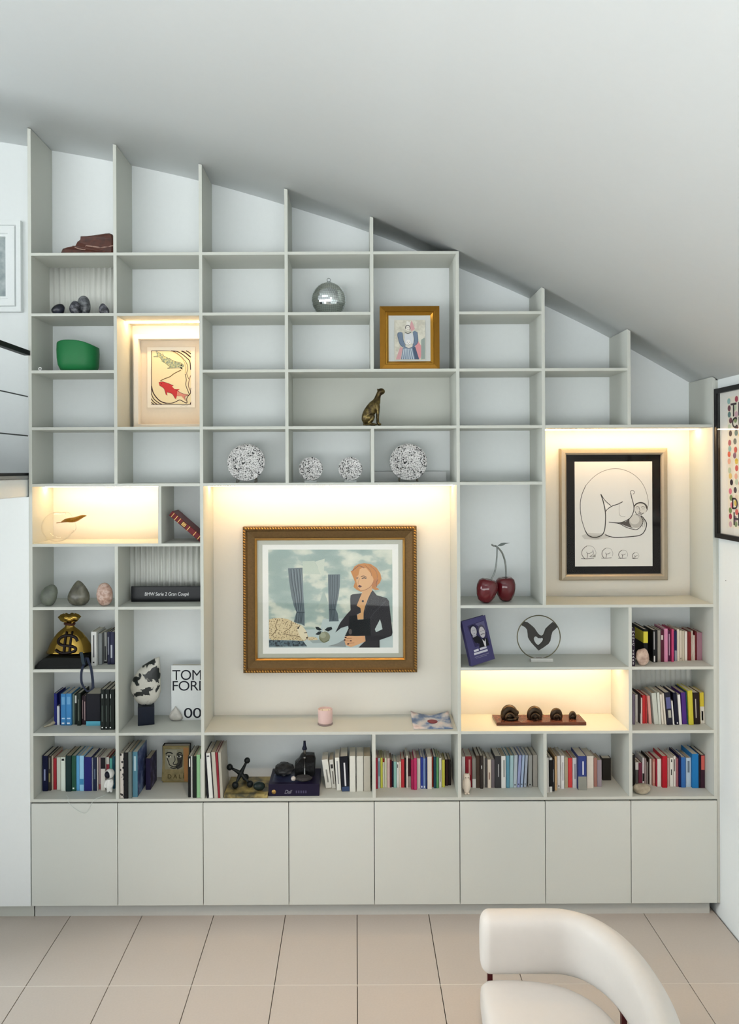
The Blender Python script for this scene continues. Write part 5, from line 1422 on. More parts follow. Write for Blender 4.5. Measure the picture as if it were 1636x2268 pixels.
def smooth3(p, n=6):
    q = []
    for i in range(len(p) - 1):
        a, b, c, e = (Vector(p[max(i - 1, 0)]), Vector(p[i]), Vector(p[i + 1]), Vector(p[min(i + 2, len(p) - 1)]))
        for k in range(n):
            t = k / n
            q.append(0.5 * ((2 * b) + (c - a) * t + (2 * a - 5 * b + 4 * c - e) * t * t + (3 * b - a - 3 * c + e) * t ** 3))
    q.append(Vector(p[-1])); return q
def RB(u, v, y):      # crop of the shelf below -> ribbon points in front of the board
    x, z = P(70 + u / 8.18, 1480 + v / 8.18, y); return (x - cx, y - Yq, z - zb)
strip([RB(965, -190, 0.02), RB(950, -80, 0.008), RB(925, -20, -0.004), RB(900, 90, -0.006), RB(905, 260, -0.006), RB(960, 370, -0.007), RB(1010, 425, -0.009)], 0.015, RIBN, 'ribbon', pc)
strip([RB(1010, -190, 0.02), RB(1040, -90, 0.008), RB(1070, -20, -0.004), RB(1095, 130, -0.006), RB(1108, 280, -0.006), RB(1100, 370, -0.008), RB(1010, 430, -0.010)], 0.017, RIBN, 'ribbon', pc)
strip([RB(895, -290, 0.012), RB(915, -200, 0.008), RB(930, -110, 0.006), RB(950, -60, 0.006)], 0.02, mat('#20303a', 0.5), 'ribbon', pc)

mny = thing('money_bag', 'shiny gold money bag sculpture with black dollar sign', 'sculpture', (cx, Yq, zb + 0.0006))
GLD = mat('#a08440', 0.10, 1.0, grain=0.08, scale=20)
z0m = hB * 1.04 + 0.005
cxm = (f(690, 600)[0] + f(690, 800)[0]) / 2
prof = []
for u, v in ((255, 905), (258, 860), (290, 770), (330, 660), (390, 560), (460, 470), (540, 400), (600, 355), (612, 320), (612, 290)):
    x, z = f(u, v); prof.append((cxm - x, z))
nk_r = prof[-1][0]
prof = [(prof[0][0] * 0.9, z0m)] + [(r, max(z, z0m + 0.002)) for r, z in prof[1:]]
seg = 64
def bagr(r, z, a):
    t = (z - z0m) / (prof[-1][1] - z0m)
    fold = 0.05 * math.sin(9 * a + 0.6) * max(0, t - 0.25) + 0.025 * math.sin(5 * a) * (1 - t)
    return r * (1 + fold)
vs = []; fs = []
tp = [(nk_r * 1.15, f(600, 268)[1]), (nk_r * 2.1, f(600, 235)[1]), (nk_r * 2.55, f(600, 185)[1]), (nk_r * 1.9, f(600, 140)[1]), (nk_r * 1.35, f(600, 122)[1]), (nk_r * 0.9, f(600, 150)[1])]
allp = prof + tp
for i, (r, z) in enumerate(allp):
    for k in range(seg):
        a = 2 * math.pi * k / seg
        q = bagr(r, z, a) if i < len(prof) else r * (1 + 0.10 * math.sin(6 * a + i))
        vs.append((cxm + q * math.cos(a), q * math.sin(a) * (0.62 if i < len(prof) else 0.5), z + (0 if i < len(prof) else 0.004 * math.sin(6 * a))))
for i in range(len(allp) - 1):
    for k in range(seg):
        k2 = (k + 1) % seg; fs.append((i * seg + k, i * seg + k2, (i + 1) * seg + k2, (i + 1) * seg + k))
fs += [tuple(reversed(range(seg))), tuple(range((len(allp) - 1) * seg, len(allp) * seg))]
MB().add(vs, fs, GLD, True).build('bag', mny)
zt_ = prof[-1][1]
MB().tube([(cxm + nk_r * 1.1 * math.cos(a), nk_r * 0.72 * math.sin(a), zt_ - 0.004 + 0.003 * math.sin(2 * a)) for a in [i * math.pi / 16 for i in range(33)]], 0.008, mat('#3a1c12', 0.45), 8).build('tie', mny)
def bag_front(x, z):
    for (r0, za_), (r1, zb_) in zip(prof[:-1], prof[1:]):
        if za_ <= z <= zb_:
            r = r0 + (r1 - r0) * (z - za_) / max(zb_ - za_, 1e-6); break
    else: r = prof[1][0]
    q = min(abs(x - cxm) / r, 0.97)
    return -0.62 * r * math.sqrt(1 - q * q) * 1.04
def on_bag(u, v):
    """dollar sign drawn on the bulge of the bag"""
    Yd = Yq - 0.085
    x = P(70 + u / 8.18, 1440, Yd)[0] - cx
    zt_, zlo = P(148, 1345 + 470 / 8.18, Yd)[1] - zb, z0m + 0.013
    z = zlo + (870 - v) / 400.0 * (zt_ - zlo)
    return Vector((x, bag_front(x, z) - 0.002, z))
DK = mat('#160c0c', 0.25)
ds = MB()
ds.tube(smooth3([on_bag(*p) for p in [(800, 655), (765, 590), (690, 545), (610, 535), (525, 560), (465, 620), (475, 680), (550, 715), (640, 728), (730, 745), (790, 785), (780, 830), (700, 860), (610, 866), (510, 855), (435, 810)]], 4), 0.0095, DK, 8)
for u in (590, 690): ds.tube([on_bag(u, v) for v in range(470, 871, 40)], 0.0075, DK, 8)
ds.build('dollar_sign', mny)

# --- leaf-shaped marble sculpture on a dark cube
zb = top(9); ybse = max(depth_on(300, 1607, zb), 0.03)
cx, _ = P(322, 1590, ybse + 0.03)
f = PO(255, 1430, 8.18, ybse + 0.03, cx, zb)
ms = thing('leaf_sculpture', 'black and white marble leaf-shaped sculpture on a dark cube', 'sculpture', (cx, ybse + 0.045, zb + 0.0005))
hb = f(550, 1085)[1]
b = MB().box(-0.052, 0.052, -0.045, 0.045, 0, hb, mat('#0e1626', 0.3, grain=0.2), R(0.28, 'Z')).build('base', ms); bevel(b, 0.002)
MRB = mat_ramp('black_white_marble', [(0.0, '#0c1012'), (0.485, '#0e1414'), (0.50, '#b8b6ac'), (0.55, '#c4c2b8'), (0.8, '#b0aea4')], 'noise', 13.0, 0.35, detail=5.0, dist=0.4)
lf = [(790, 195), (700, 225), (590, 290), (480, 360), (400, 450), (340, 540), (290, 640), (262, 760), (285, 850), (330, 960), (400, 1040), (480, 1075), (560, 1080), (650, 1060), (720, 1010), (780, 930), (815, 830), (815, 700), (812, 560), (806, 400), (802, 300)]
pts = [f(*p) for p in lf]
cxm = sum(p[0] for p in pts) / len(pts); czm = sum(p[1] for p in pts) / len(pts)
vs = []; fs = []; n = len(pts)
for y, k in ((-0.033, 0.42), (-0.026, 0.75), (-0.012, 0.96), (0, 1.0), (0.012, 0.96), (0.026, 0.75), (0.033, 0.42)):
    for p in pts: vs.append((cxm + (p[0] - cxm) * k, y, czm + (p[1] - czm) * k))
for j in range(6):
    for i in range(n): fs.append((j * n + i, j * n + (i + 1) % n, (j + 1) * n + (i + 1) % n, (j + 1) * n + i))
fs += [tuple(reversed(range(n))), tuple(range(6 * n, 7 * n))]
o = MB().add(vs, fs, MRB, True).build('marble_leaf', ms)
zm = min(v.co.z for v in o.data.vertices); o.location = (0, 0, hb - zm - 0.004)

# --- white book with big black title, small crystal
yt = 0.228; zb = top(9)
xa, zt = P(379, 1474, yt); xr_ = UX[2] - HW - 0.002
tf = thing('art_book', 'large white art book with bold black title facing front, by the marble leaf', 'book', ((xa + xr_) / 2, yt, zb + 0.0004))
hw = (xr_ - xa) / 2; hh = zt - zb
b = MB().box(-hw, hw, 0.0, 0.004, 0, hh, mat('#d9dcdb', 0.4)).build('cover', tf)
MB().box(-hw + 0.004, hw - 0.004, 0.0043, 0.038, 0.003, hh - 0.003, PAGE).build('page_block', tf)
MB().box(-hw, hw, 0.0383, 0.042, 0, hh, mat('#d9dcdb', 0.4)).build('back_cover', tf)
K = mat('#0c0f1c', 0.45)
def tpx(body, u0, u1, v0, v1):
    xx0, zz1 = P(255 + u0 / 8.18, 1430 + v0 / 8.18, yt); xx1, zz0 = P(255 + u1 / 8.18, 1430 + v1 / 8.18, yt)
    o = text_mesh(body, zz1 - zz0, K, Matrix.Identity(4), 'title', tf, 0.0006, 1.0, 0.94, None, )
    me = o.data
    a = min(v.co.x for v in me.vertices); b_ = max(v.co.x for v in me.vertices); za = min(v.co.z for v in me.vertices); zb_ = max(v.co.z for v in me.vertices)
    for v in me.vertices:
        v.co.x = (xx0 + (v.co.x - a) / (b_ - a) * (xx1 - xx0)) - (xa + xr_) / 2
        v.co.z = (zz0 + (v.co.z - za) / (zb_ - za) * (zz1 - zz0)) - zb
        v.co.y -= 0.0005
    bm = bmesh.new(); bm.from_mesh(me)
    bmesh.ops.bisect_plane(bm, geom=bm.verts[:] + bm.edges[:] + bm.faces[:], plane_co=(hw - 0.0005, 0, 0), plane_no=(1, 0, 0), clear_outer=True)
    bm.to_mesh(me); bm.free()
tpx('TOM', 1035, 1560, 442, 622); tpx('FORD', 1040, 1690, 640, 815); tpx('00', 1245, 1562, 1130, 1310)
CRY = mat_ramp('rough_crystal', [(0.3, '#a8a49c'), (0.6, '#c4c0b8'), (0.8, '#8c8880')], 'noise', 30.0, 0.35, bump=0.5)
stone('quartz_point', 'small pale pointed crystal in front of the white art book', 'crystal', 374, 405, 1564, 1599, 9, CRY, None, lambda q: Vector((q.x * (0.8 - 11 * q.z), q.y * (0.8 - 8 * q.z), q.z)), 12, 0.25, 0.022, None, 2)

# --- driftwood piece at the left of the blue books
o = MB().tube([Vector((0, 0, 0.010)), Vector((0.03, 0.03, 0.014)), Vector((0.05, 0.07, 0.022)), Vector((0.07, 0.10, 0.03))], [0.004, 0.009, 0.014, 0.010], mat('#b8ae98', 0.7, grain=0.15, bump=0.4), 7, False).build('driftwood', None, (P(97, 1600, 0.10)[0], 0.10, top(9) - 0.005))
tag(o, 'small pale beige stick-like piece left of the blue books', 'driftwood')

# --- astronaut figurine
ya = max(depth_on(245, 1759, top(10)), 0.03); zb = top(10)
cx, _ = P(244, 1740, ya); f = PO(70, 1620, 8.18, ya, cx, zb)
aw = mat('#e6e6e2', 0.35)
az = thing('astronaut_figurine', 'small white astronaut figurine with dark visor at the right end of its shelf', 'figurine', (cx - 0.006, ya + 0.01, zb + 0.0005))
hz = f(1440, 870)[1]; 
skin('body', [(0, 0, 0.075, 0.021), (0, 0, 0.045, 0.020), (0, 0, 0.10, 0.016), (-0.010, -0.002, 0.022, 0.010), (-0.012, -0.006, 0.008, 0.009), (0.010, -0.002, 0.022, 0.010), (0.012, -0.006, 0.008, 0.009), (-0.020, -0.004, 0.082, 0.009), (-0.026, -0.012, 0.058, 0.0085), (-0.018, -0.022, 0.044, 0.008), (0.018, -0.004, 0.082, 0.009), (0.020, -0.012, 0.058, 0.0085), (0.014, -0.022, 0.044, 0.008)],
     [(0, 1), (0, 2), (1, 3), (3, 4), (1, 5), (5, 6), (2, 7), (7, 8), (8, 9), (2, 10), (10, 11), (11, 12)], aw, az, 1)
MB().ball((0, 0, 0.128), 0.030, aw, 20, 14).build('helmet', az)
MB().ball((-0.006, -0.012, 0.127), (0.0225, 0.0225, 0.024), mat('#0c1020', 0.1), 18, 12).build('visor', az)
MB().box(-0.014, 0.014, 0.016, 0.032, 0.055, 0.10, aw).build('backpack', az)
wc = mat('#d4dad6', 0.5)
cb = [Vector((cx - 0.02, ya - 0.012, zb + 0.0022)), Vector((P(215, 1770, 0)[0], 0.010, zb + 0.0026)), Vector((P(212, 1772, 0)[0], -0.0045, zb + 0.0022)), Vector((P(205, 1776, 0)[0], -0.006, zb - 0.016)), Vector((P(190, 1800, 0)[0], -0.005, P(190, 1800, 0)[1])), Vector((P(165, 1790, 0)[0], -0.004, P(165, 1790, 0)[1])), Vector((P(153, 1776, 0)[0], -0.006, zb - 0.016)), Vector((P(151, 1772, 0)[0], -0.0045, zb + 0.0022)), Vector((P(150, 1768, 0)[0], 0.012, zb + 0.0026)), Vector((P(140, 1765, 0)[0], 0.05, zb + 0.0022))]
o = MB().tube(smooth3(cb), 0.0017, wc, 6).build('white_cable'); tag(o, 'thin white cable looping over the shelf edge below the astronaut', 'cable')

# --- book with the moustached portrait
zb = top(10); f2 = depth_on(390, 1733, zb); yd = min(f2, 0.262)
xa, zt = P(255 + 862 / 8.18, 1620 + 262 / 8.18, yd); xb_, _ = P(255 + 1335 / 8.18, 1652, yd)
db = thing('portrait_book', 'tan cover book with a moustached face facing front, at the back', 'book', ((xa + xb_) / 2, yd, zb + 0.0004))
hw = (xb_ - xa) / 2; hh = zt - zb
MB().box(-hw, hw, 0.0, 0.003, 0, hh, mat('#85764a', 0.5)).build('cover', db)
MB().box(-hw + 0.004, hw - 0.004, 0.0033, 0.050, 0.003, hh - 0.004, mat('#b8b0a4', 0.85)).build('page_block', db)
MB().box(-hw, hw, 0.0503, 0.053, 0, hh, mat('#0f0f10', 0.5)).build('back_cover', db)
MB().box(-hw - 0.003, -hw - 0.0002, 0.0, 0.053, 0, hh, mat('#0f0f10', 0.5)).build('spine', db)
def db_to(px, py, d):
    x, z = P(px, py, yd); return Vector((x - (xa + xb_) / 2, -d - 0.0002, z - zb))
FK = '#22211f'
L = [('poly', mat_ramp('worn_tan', [(0.3, '#6f6440'), (0.6, '#8c7e54'), (0.8, '#9a8a5c')], 'noise', 25.0, 0.6), [(868, 270), (1330, 290), (1318, 915), (840, 900)]),
     ('poly', '#a8794a', [(1235, 290), (1330, 295), (1318, 910), (1250, 905)]), ('poly', '#8a8670', [(900, 320), (1230, 320), (1220, 690), (905, 690)]),
     ('poly', '#9a9684', [(960, 340), (1120, 340), (1090, 560), (1050, 690), (960, 640), (920, 500)]), ('poly', '#3a3833', [(1110, 400), (1230, 420), (1215, 640), (1130, 690), (1090, 640), (1130, 560)]),
     ('line', FK, 22, [(915, 415), (950, 385), (1000, 385), (1040, 405)]), ('line', FK, 22, [(1120, 415), (1160, 385), (1215, 400)]),
     ('ell', '#d0ccbc', 970, 455, 42, 24), ('ell', '#c4c0b0', 1160, 450, 42, 24), ('ell', FK, 972, 455, 20, 20), ('ell', FK, 1155, 450, 20, 20), ('line', FK, 9, [(925, 450), (970, 428), (1020, 450)]), ('line', FK, 9, [(1115, 445), (1160, 424), (1205, 445)]),
     ('line', FK, 14, [(1070, 440), (1085, 520), (1050, 580), (1075, 600), (1115, 590)]),
     ('line', FK, 16, [(940, 480), (970, 560), (990, 610), (1060, 640), (1120, 630), (1170, 600), (1195, 520)]), ('line', FK, 18, [(1000, 655), (1060, 668), (1130, 655)])]
art('cover_portrait', db, 255, 1620, 8.18, yd, L, db_to)
text_mesh('DALÍ', 0.028, mat('#3f3516', 0.6), T((0.0, -0.0042, hh * 0.115)), 'title', db, 0.0003, 1.0, 1.5)

# --- two big art books lying flat, with the things on them
zb = top(10)
x0, _ = P(445 + 415 / 8.18, 1772, 0.0); x1, _ = P(445 + 1205 / 8.18, 1772, 0.0)
OLV = mat_ramp('olive_floral_cover', [(0.3, '#1f2a26'), (0.42, '#4a4630'), (0.55, '#8a7a48'), (0.66, '#a8985c'), (0.78, '#5a4a34')], 'noise', 13.0, 0.4, detail=6.0)
ob = thing('flat_art_book', 'large olive flower-patterned art book lying flat at the shelf edge', 'book', ((x0 + x1) / 2, 0, zb + 0.0004))
hw = (x1 - x0) / 2
MB().box(-hw, hw, 0.004, 0.272, 0, 0.0025, OLV).build('back_cover', ob)
MB().box(-hw + 0.003, hw - 0.003, 0.008, 0.270, 0.0028, 0.0212, PAGE).build('page_block', ob)
MB().box(-hw, hw, 0.004, 0.272, 0.0215, 0.024, OLV).build('front_cover', ob)
MB().box(-hw, hw, 0.0018, 0.0038, 0, 0.024, OLV).build('spine', ob)
x0, _ = P(594.5, 1763, 0.03); x1, _ = P(707, 1763, 0.03)
yq = max(depth_on(650, 1763.5, zb), 0.02)
PB = mat('#17122c', 0.35, grain=0.15)
pb = thing('boxed_art_book', 'thick dark purple boxed art book lying flat with silver title on its spine', 'book', ((x0 + x1) / 2, yq, zb + 0.0004))
hw = (x1 - x0) / 2; hh = P(650, 1737, yq)[1] - zb
b = MB().box(-hw, hw, 0, 0.25, 0, hh, PB).build('slipcase', pb); bevel(b, 0.003)
MB().box(-hw + 0.02, hw - 0.06, 0.03, 0.16, hh - 0.0002, hh + 0.0006, mat_ramp('painted_sheen', [(0.35, '#1c1a34'), (0.6, '#3c4660'), (0.75, '#6a7488')], 'noise', 9.0, 0.3)).build('cover_print_or_sheen', pb)  # bluish sheen on the top cover, painted into its colour
text_mesh('Dalí', 0.024, mat('#8a8a96', 0.5), T((-0.040, -0.0008, hh * 0.22)), 'spine_title', pb, 0.0004, 0.9, 0.9, shear=0.4)
MB().lathe([(1e-5, 0), (0.014, 0), (0.014, 0.0006), (1e-5, 0.0008)], mat('#b08c50', 0.35, 0.6), 20, T((-hw + 0.034, -0.0002, hh * 0.36)) @ R(math.pi / 2, 'X')).build('gold_emblem', pb)
for k in range(5): MB().box(0.012 + k * 0.015, 0.020 + k * 0.015, -0.0006, 0.0005, hh * 0.25, hh * 0.46, mat('#4c4864', 0.5)).build('spine_letter', pb)

JK_M = mat('#14191a', 0.42, grain=0.15)
zo = zb + 0.0250
yj = 0.135; cx, _ = P(535, 1720, yj); f = PO(445, 1620, 8.18, yj, cx, zo)
jk = thing('jack_sculpture', 'black toy-jack shaped sculpture with ball ends on the olive book', 'sculpture', (cx, yj, zo))
cc = (f(720, 750)[0], 0.0, f(720, 760)[1])
ends = [((f(515, 658)[0], 0.01, f(515, 658)[1]), 0.0205), ((f(828, 548)[0], 0.02, f(828, 548)[1]), 0.0195)]
lowr = 0.0215
ends += [((f(640, 940)[0], -0.045, lowr), lowr), ((f(900, 930)[0], -0.03, lowr), lowr), ((cc[0] + 0.02, 0.075, lowr), lowr)]
for (p, r) in ends:
    mb = MB(); a = Vector(cc); b_ = Vector(p); d_ = (b_ - a)
    mb.tube([a, a + d_ * 0.25, a + d_ * 0.6, a + d_ * 0.9], [0.017, 0.0125, 0.0085, 0.0075], JK_M, 12); mb.ball(p, r, JK_M, 18, 12); mb.build('arm', jk)
MB().ball(cc, 0.0185, JK_M, 16, 12).build('hub', jk)
yk = 0.115; cx, _ = P(572, 1740, yk)
o = MB().ball((0, 0, 0.0265), (0.038, 0.03, 0.0265), mat('#1c2826', 0.25, grain=0.2), 20, 14).build('dark_sphere', None, (cx + 0.012, 0.062, zo)); tag(o, 'flattened dark green polished ball on the olive book, right of the jack sculpture', 'ball')

zo = zb + hh + 0.0014
RK = mat_ramp('black_rough_rock', [(0.3, '#0c0d0e'), (0.55, '#1c1d20'), (0.75, '#34363a')], 'noise', 22.0, 0.5, bump=1.0)
def rock_on(name, label, px0, px1, pyt, Y, d, m, seed, amp, zo, smooth=False, sub=3, cat='rock'):
    xa, zt = P(px0, pyt, Y); xb_, _ = P(px1, pyt, Y); h = zt - zo; w = (xb_ - xa) / 2
    mb = MB().blob((0, 0, h / 2), (w, d, h / 2 * 1.04), m, seed, amp, 2.2, sub, 0.0, None, smooth)
    zs = max(v[2] for v in mb.v); mb.v = [(v[0], v[1], v[2] * h / zs) for v in mb.v]
    o = mb.build(name, None, ((xa + xb_) / 2, Y, zo)); return tag(o, label, cat)
rock_on('geode', 'rough black rounded geode at the left end of the purple box', 607, 650, 1690, yq + 0.155, 0.07, RK, 3, 0.3, zo)
rock_on('quartz_chip', 'small white crystal chip between the dark rocks on the purple box', 644, 655, 1719, yq + 0.045, 0.014, mat('#c4bcb4', 0.4, bump=0.4), 5, 0.3, zo, False, 2, 'crystal')
rock_on('grey_rock', 'low dull dark grey rock in front of the black mineral block', 653, 690, 1717.5, yq + 0.055, 0.042, mat('#3c3a3a', 0.75, grain=0.25, bump=0.5), 8, 0.16, zo)
ym = yq + 0.165; cx, _ = P(676, 1700, ym)
fm = PO(580, 1625, 10.907, ym, cx, zo)
mbr, _ = rock_slab('', '', '', [(800, 1060), (815, 760), (870, 690), (940, 590), (1000, 568), (1150, 560), (1275, 570), (1285, 700), (1270, 1060)], -0.05, 0.05, fm, mat('#0b0c0d', 0.35, grain=0.3, bump=0.6), None, 9, 0.004)
zmn = min(v[2] for v in mbr.v)
o = mbr.build('mineral_block', None, (cx, ym, zo - zmn)); tag(o, 'tall black mineral block on the purple box, beside the standing dagger', 'rock')
yk = yq + 0.105; cx, _ = P(674.5, 1700, yk); fm = PO(580, 1625, 10.907, yk, cx, zo)
dg = thing('dagger', 'thin silver blade with blue-black handle standing upright before the mineral block', 'dagger', (cx, yk, zo))
zA = fm(1030, 600)[1]; zBm = fm(1030, 380)[1]; zC = fm(1030, 175)[1]
MB().lathe([(0.012, 0), (0.012, 0.006), (0.0045, 0.010), (0.0042, zA * 0.98), (0.0075, zA), (0.0085, zA + 0.006), (0.0075, zA + 0.012)], mat('#8c8c8a', 0.25, 0.9), 12).build('blade', dg)
MB().lathe([(0.0075, zA + 0.0122), (0.0100, zBm - 0.004), (0.0100, zBm)], mat('#6a6a66', 0.3, 0.9), 12).build('collar', dg)
MB().lathe([(0.016, zBm + 0.0002), (0.0165, zBm + 0.008), (0.009, zBm + 0.026), (0.0078, zC - 0.004), (0.0086, zC - 0.001), (0.006, zC)], mat('#10162e', 0.3), 12).build('handle', dg)

# --- candle and magazine in the middle niche
zb = top(9); yc = depth_on(720, 1609, zb); cx, _ = P(720, 1590, yc + 0.045)
cd = thing('candle', 'candle in a pale pink glass on a small dish, middle lit niche', 'candle', (cx, yc + 0.047, zb + 0.0004))
rc = 0.0475; hc = 0.098
MB().lathe([(1e-5, 0), (rc * 1.03, 0), (rc * 1.06, 0.004), (rc * 1.03, 0.008), (1e-5, 0.008)], mat('#8a7a76', 0.3), 32).build('dish', cd)
MB().lathe([(1e-5, 0.0082), (rc * 0.93, 0.0082), (rc * 0.97, 0.012), (rc, 0.02), (rc, hc), (rc - 0.002, hc + 0.001), (rc - 0.004, hc), (rc - 0.004, hc - 0.022), (1e-5, hc - 0.022)], mat('#d0b4b0', 0.3, grain=0.02), 36).build('glass_cup', cd)
MB().lathe([(1e-5, hc - 0.0218), (rc - 0.0045, hc - 0.0218), (rc - 0.0045, hc - 0.012), (rc - 0.008, hc - 0.014), (1e-5, hc - 0.014)], mat('#f2e6d4', 0.5), 32).build('wax', cd)
for dx in (-0.02, 0.022): MB().tube([(dx, 0, hc - 0.014), (dx + 0.001, 0, hc - 0.004)], 0.001, mat('#2a2018', 0.8), 6).build('wick', cd)

x0, _ = P(916, 1615, 0.015); x1, _ = P(1004, 1615, 0.015)
yb0 = max(depth_on(960, 1615.5, zb), 0.006); yb1 = min(depth_on(920, 1578, zb + 0.012), 0.285)
xe = UX[5] - HW - 0.003; x1 = min(x1, xe)
MGZ = mat_ramp('magazine_print', [(0.30, '#2f4468'), (0.42, '#5c7398'), (0.52, '#b8b8bc'), (0.62, '#d4c4c0'), (0.74, '#a8888c')], 'noise', 9.0, 0.25, detail=5.0)
mg = thing('magazine', 'glossy blue and pink magazine lying curled at the right end of the middle niche', 'magazine', ((x0 + x1) / 2, 0, zb + 0.0006))
hw = (x1 - x0) / 2
nu, nv = 14, 8
def sheet(zoff, m, name, inset=0.0):
    vs = []; fs = []
    for j in range(nv + 1):
        for i in range(nu + 1):
            u = i / nu; v = j / nv
            x = -hw + inset + (2 * hw - 2 * inset) * u; y = yb0 + inset + (yb1 - yb0 - 2 * inset) * v
            z = zoff + 0.022 * v * v * (abs(2 * u - 1) ** 2.2) + 0.010 * v
            vs.append((x, y, z))
    n = len(vs)
    vs += [(x, y, z + 0.0022) for x, y, z in vs]
    w = nu + 1
    for j in range(nv):
        for i in range(nu):
            a = j * w + i; fs += [(a, a + w, a + w + 1, a + 1), (n + a, n + a + 1, n + a + w + 1, n + a + w)]
    for i in range(nu): fs += [(i, i + 1, n + i + 1, n + i), (nv * w + i, n + nv * w + i, n + nv * w + i + 1, nv * w + i + 1)]
    for j in range(nv): fs += [(j * w, n + j * w, n + (j + 1) * w, (j + 1) * w), (j * w + nu, (j + 1) * w + nu, n + (j + 1) * w + nu, n + j * w + nu)]
    return MB().add(vs, fs, m, True).build(name, mg)
sheet(0.0, mat('#c8c8c8', 0.6), 'page_block', 0.002); sheet(0.0026, MGZ, 'cover')
MB().ball((0.008, yb0 + (yb1 - yb0) * 0.5, 0.0102), (0.034, 0.045, 0.0012), mat('#7a1c28', 0.4), 16, 6).build('red_flower_print', mg)

# --- cherries
zb = top(7); yc = 0.10; cx, _ = P(1098, 1310, yc)
f = PO(1030, 1190, 11.686, yc, cx, zb)
cy = thing('cherry_sculpture', 'pair of large glossy dark red cherries on silver stems', 'sculpture', (cx, yc, zb + 0.0005))
CHM = mat('#5a0f18', 0.12, grain=0.12, scale=14, spec=0.7)
SIL = mat('#8c908e', 0.25, 0.9)
def cherry(u0, u1, v0, v1, tilt, yo):
    a = f(u0, v0); b = f(u1, v1); r = (b[0] - a[0]) / 2 * 0.97; h = a[1]
    k = r
    prof = [(1e-5, -0.86 * k), (0.32 * k, -0.88 * k), (0.62 * k, -0.74 * k), (0.86 * k, -0.36 * k), (0.98 * k, 0.05 * k), (1.0 * k, 0.35 * k), (0.90 * k, 0.68 * k), (0.66 * k, 0.86 * k), (0.36 * k, 0.86 * k), (0.14 * k, 0.76 * k), (1e-5, 0.70 * k)]
    M = T(((a[0] + b[0]) / 2, yo, 0)) @ R(tilt, 'Y') @ Matrix.Diagonal((1, 0.95, h / (1.74 * k), 1))
    mb = MB().lathe(prof, CHM, 40, M)
    zm = min(v[2] for v in mb.v); mb.v = [(v[0], v[1], v[2] - zm) for v in mb.v]
    mb.build('cherry', cy); return h
cherry(250, 815, 1085, 1715, 0.22, -0.025); cherry(800, 1340, 1070, 1660, -0.04, 0.035)
def tb(uv, y0, y1): return [(*((f(u, v)[0],)), y0 + (y1 - y0) * i / (len(uv) - 1), f(u, v)[1]) for i, (u, v) in enumerate(uv)]
MB().tube(smooth3(tb([(600, 1190), (680, 1040), (745, 900), (785, 740), (805, 560), (815, 420), (820, 290), (805, 230)], -0.025, 0.0)), 0.0052, SIL, 8).build('stem', cy)
MB().tube(smooth3(tb([(1075, 1120), (1078, 900), (1060, 700), (1020, 540), (960, 400), (880, 300), (800, 235), (740, 225), (680, 190)], 0.035, 0.0)), 0.0056, SIL, 8).build('stem', cy)
lfp = [f(u, v) for u, v in [(830, 225), (870, 190), (930, 150), (1000, 140), (1080, 145), (1160, 143), (1100, 160), (1040, 175), (980, 215), (910, 230)]]
o = MB().prism(lfp, -0.003, 0.003, mat('#5c625f', 0.4, 0.6)).build('leaf', cy); bevel(o, 0.001, 1)

# --- heart of two hands in a ring
zb = top(8); yh = 0.155
cx, zc = P(1192.6, 1411, yh); sc_ = (D + yh) / F; rH = 47.6 * sc_
f = PO(1010, 1340, 6.544, yh, cx, zb)
hh_ = thing('hands_sculpture', 'round metal ring framing two dark hands that form a heart, on a pale base', 'sculpture', (cx, yh, zb + 0.0005))
zr = zc - zb
MB().tube([(rH * math.cos(a), 0, zr + rH * math.sin(a)) for a in [i * math.pi / 32 for i in range(65)]], 0.0034, mat('#6a6652', 0.3, 0.9), 8).build('ring', hh_)
hp = [(985, 237), (1040, 255), (1085, 290), (1130, 330), (1160, 375), (1185, 412), (1215, 438), (1240, 448), (1262, 430), (1280, 385), (1295, 345), (1345, 295), (1402, 248), (1440, 275), (1470, 312), (1430, 350), (1392, 385), (1375, 440), (1362, 515), (1335, 560), (1265, 612), (1190, 658), (1130, 595), (1090, 550), (1058, 505), (1040, 470), (1036, 420), (1028, 362), (1000, 325), (942, 292)]
ho = [(1190, 584), (1155, 560), (1130, 520), (1120, 488), (1130, 460), (1150, 452), (1172, 465), (1185, 482), (1200, 475), (1212, 486), (1226, 474), (1240, 482), (1252, 475), (1259, 500), (1248, 530), (1220, 560)]
o = MB().prism([[f(*p) for p in hp], [f(*p) for p in ho]], -0.007, 0.007, mat('#3c3a38', 0.5, 0.3, grain=0.15)).build('hands', hh_); bevel(o, 0.0012, 1)
bl = f(1070, 850); br = f(1385, 820)
MB().box(bl[0], br[0], -0.03, 0.03, 0.0, 0.020, mat('#cfcec8', 0.6)).build('base', hh_)
MB().box(-0.02, 0.02, -0.008, 0.008, 0.0202, zr - rH + 0.001, mat('#6a5844', 0.5)).build('holder', hh_)

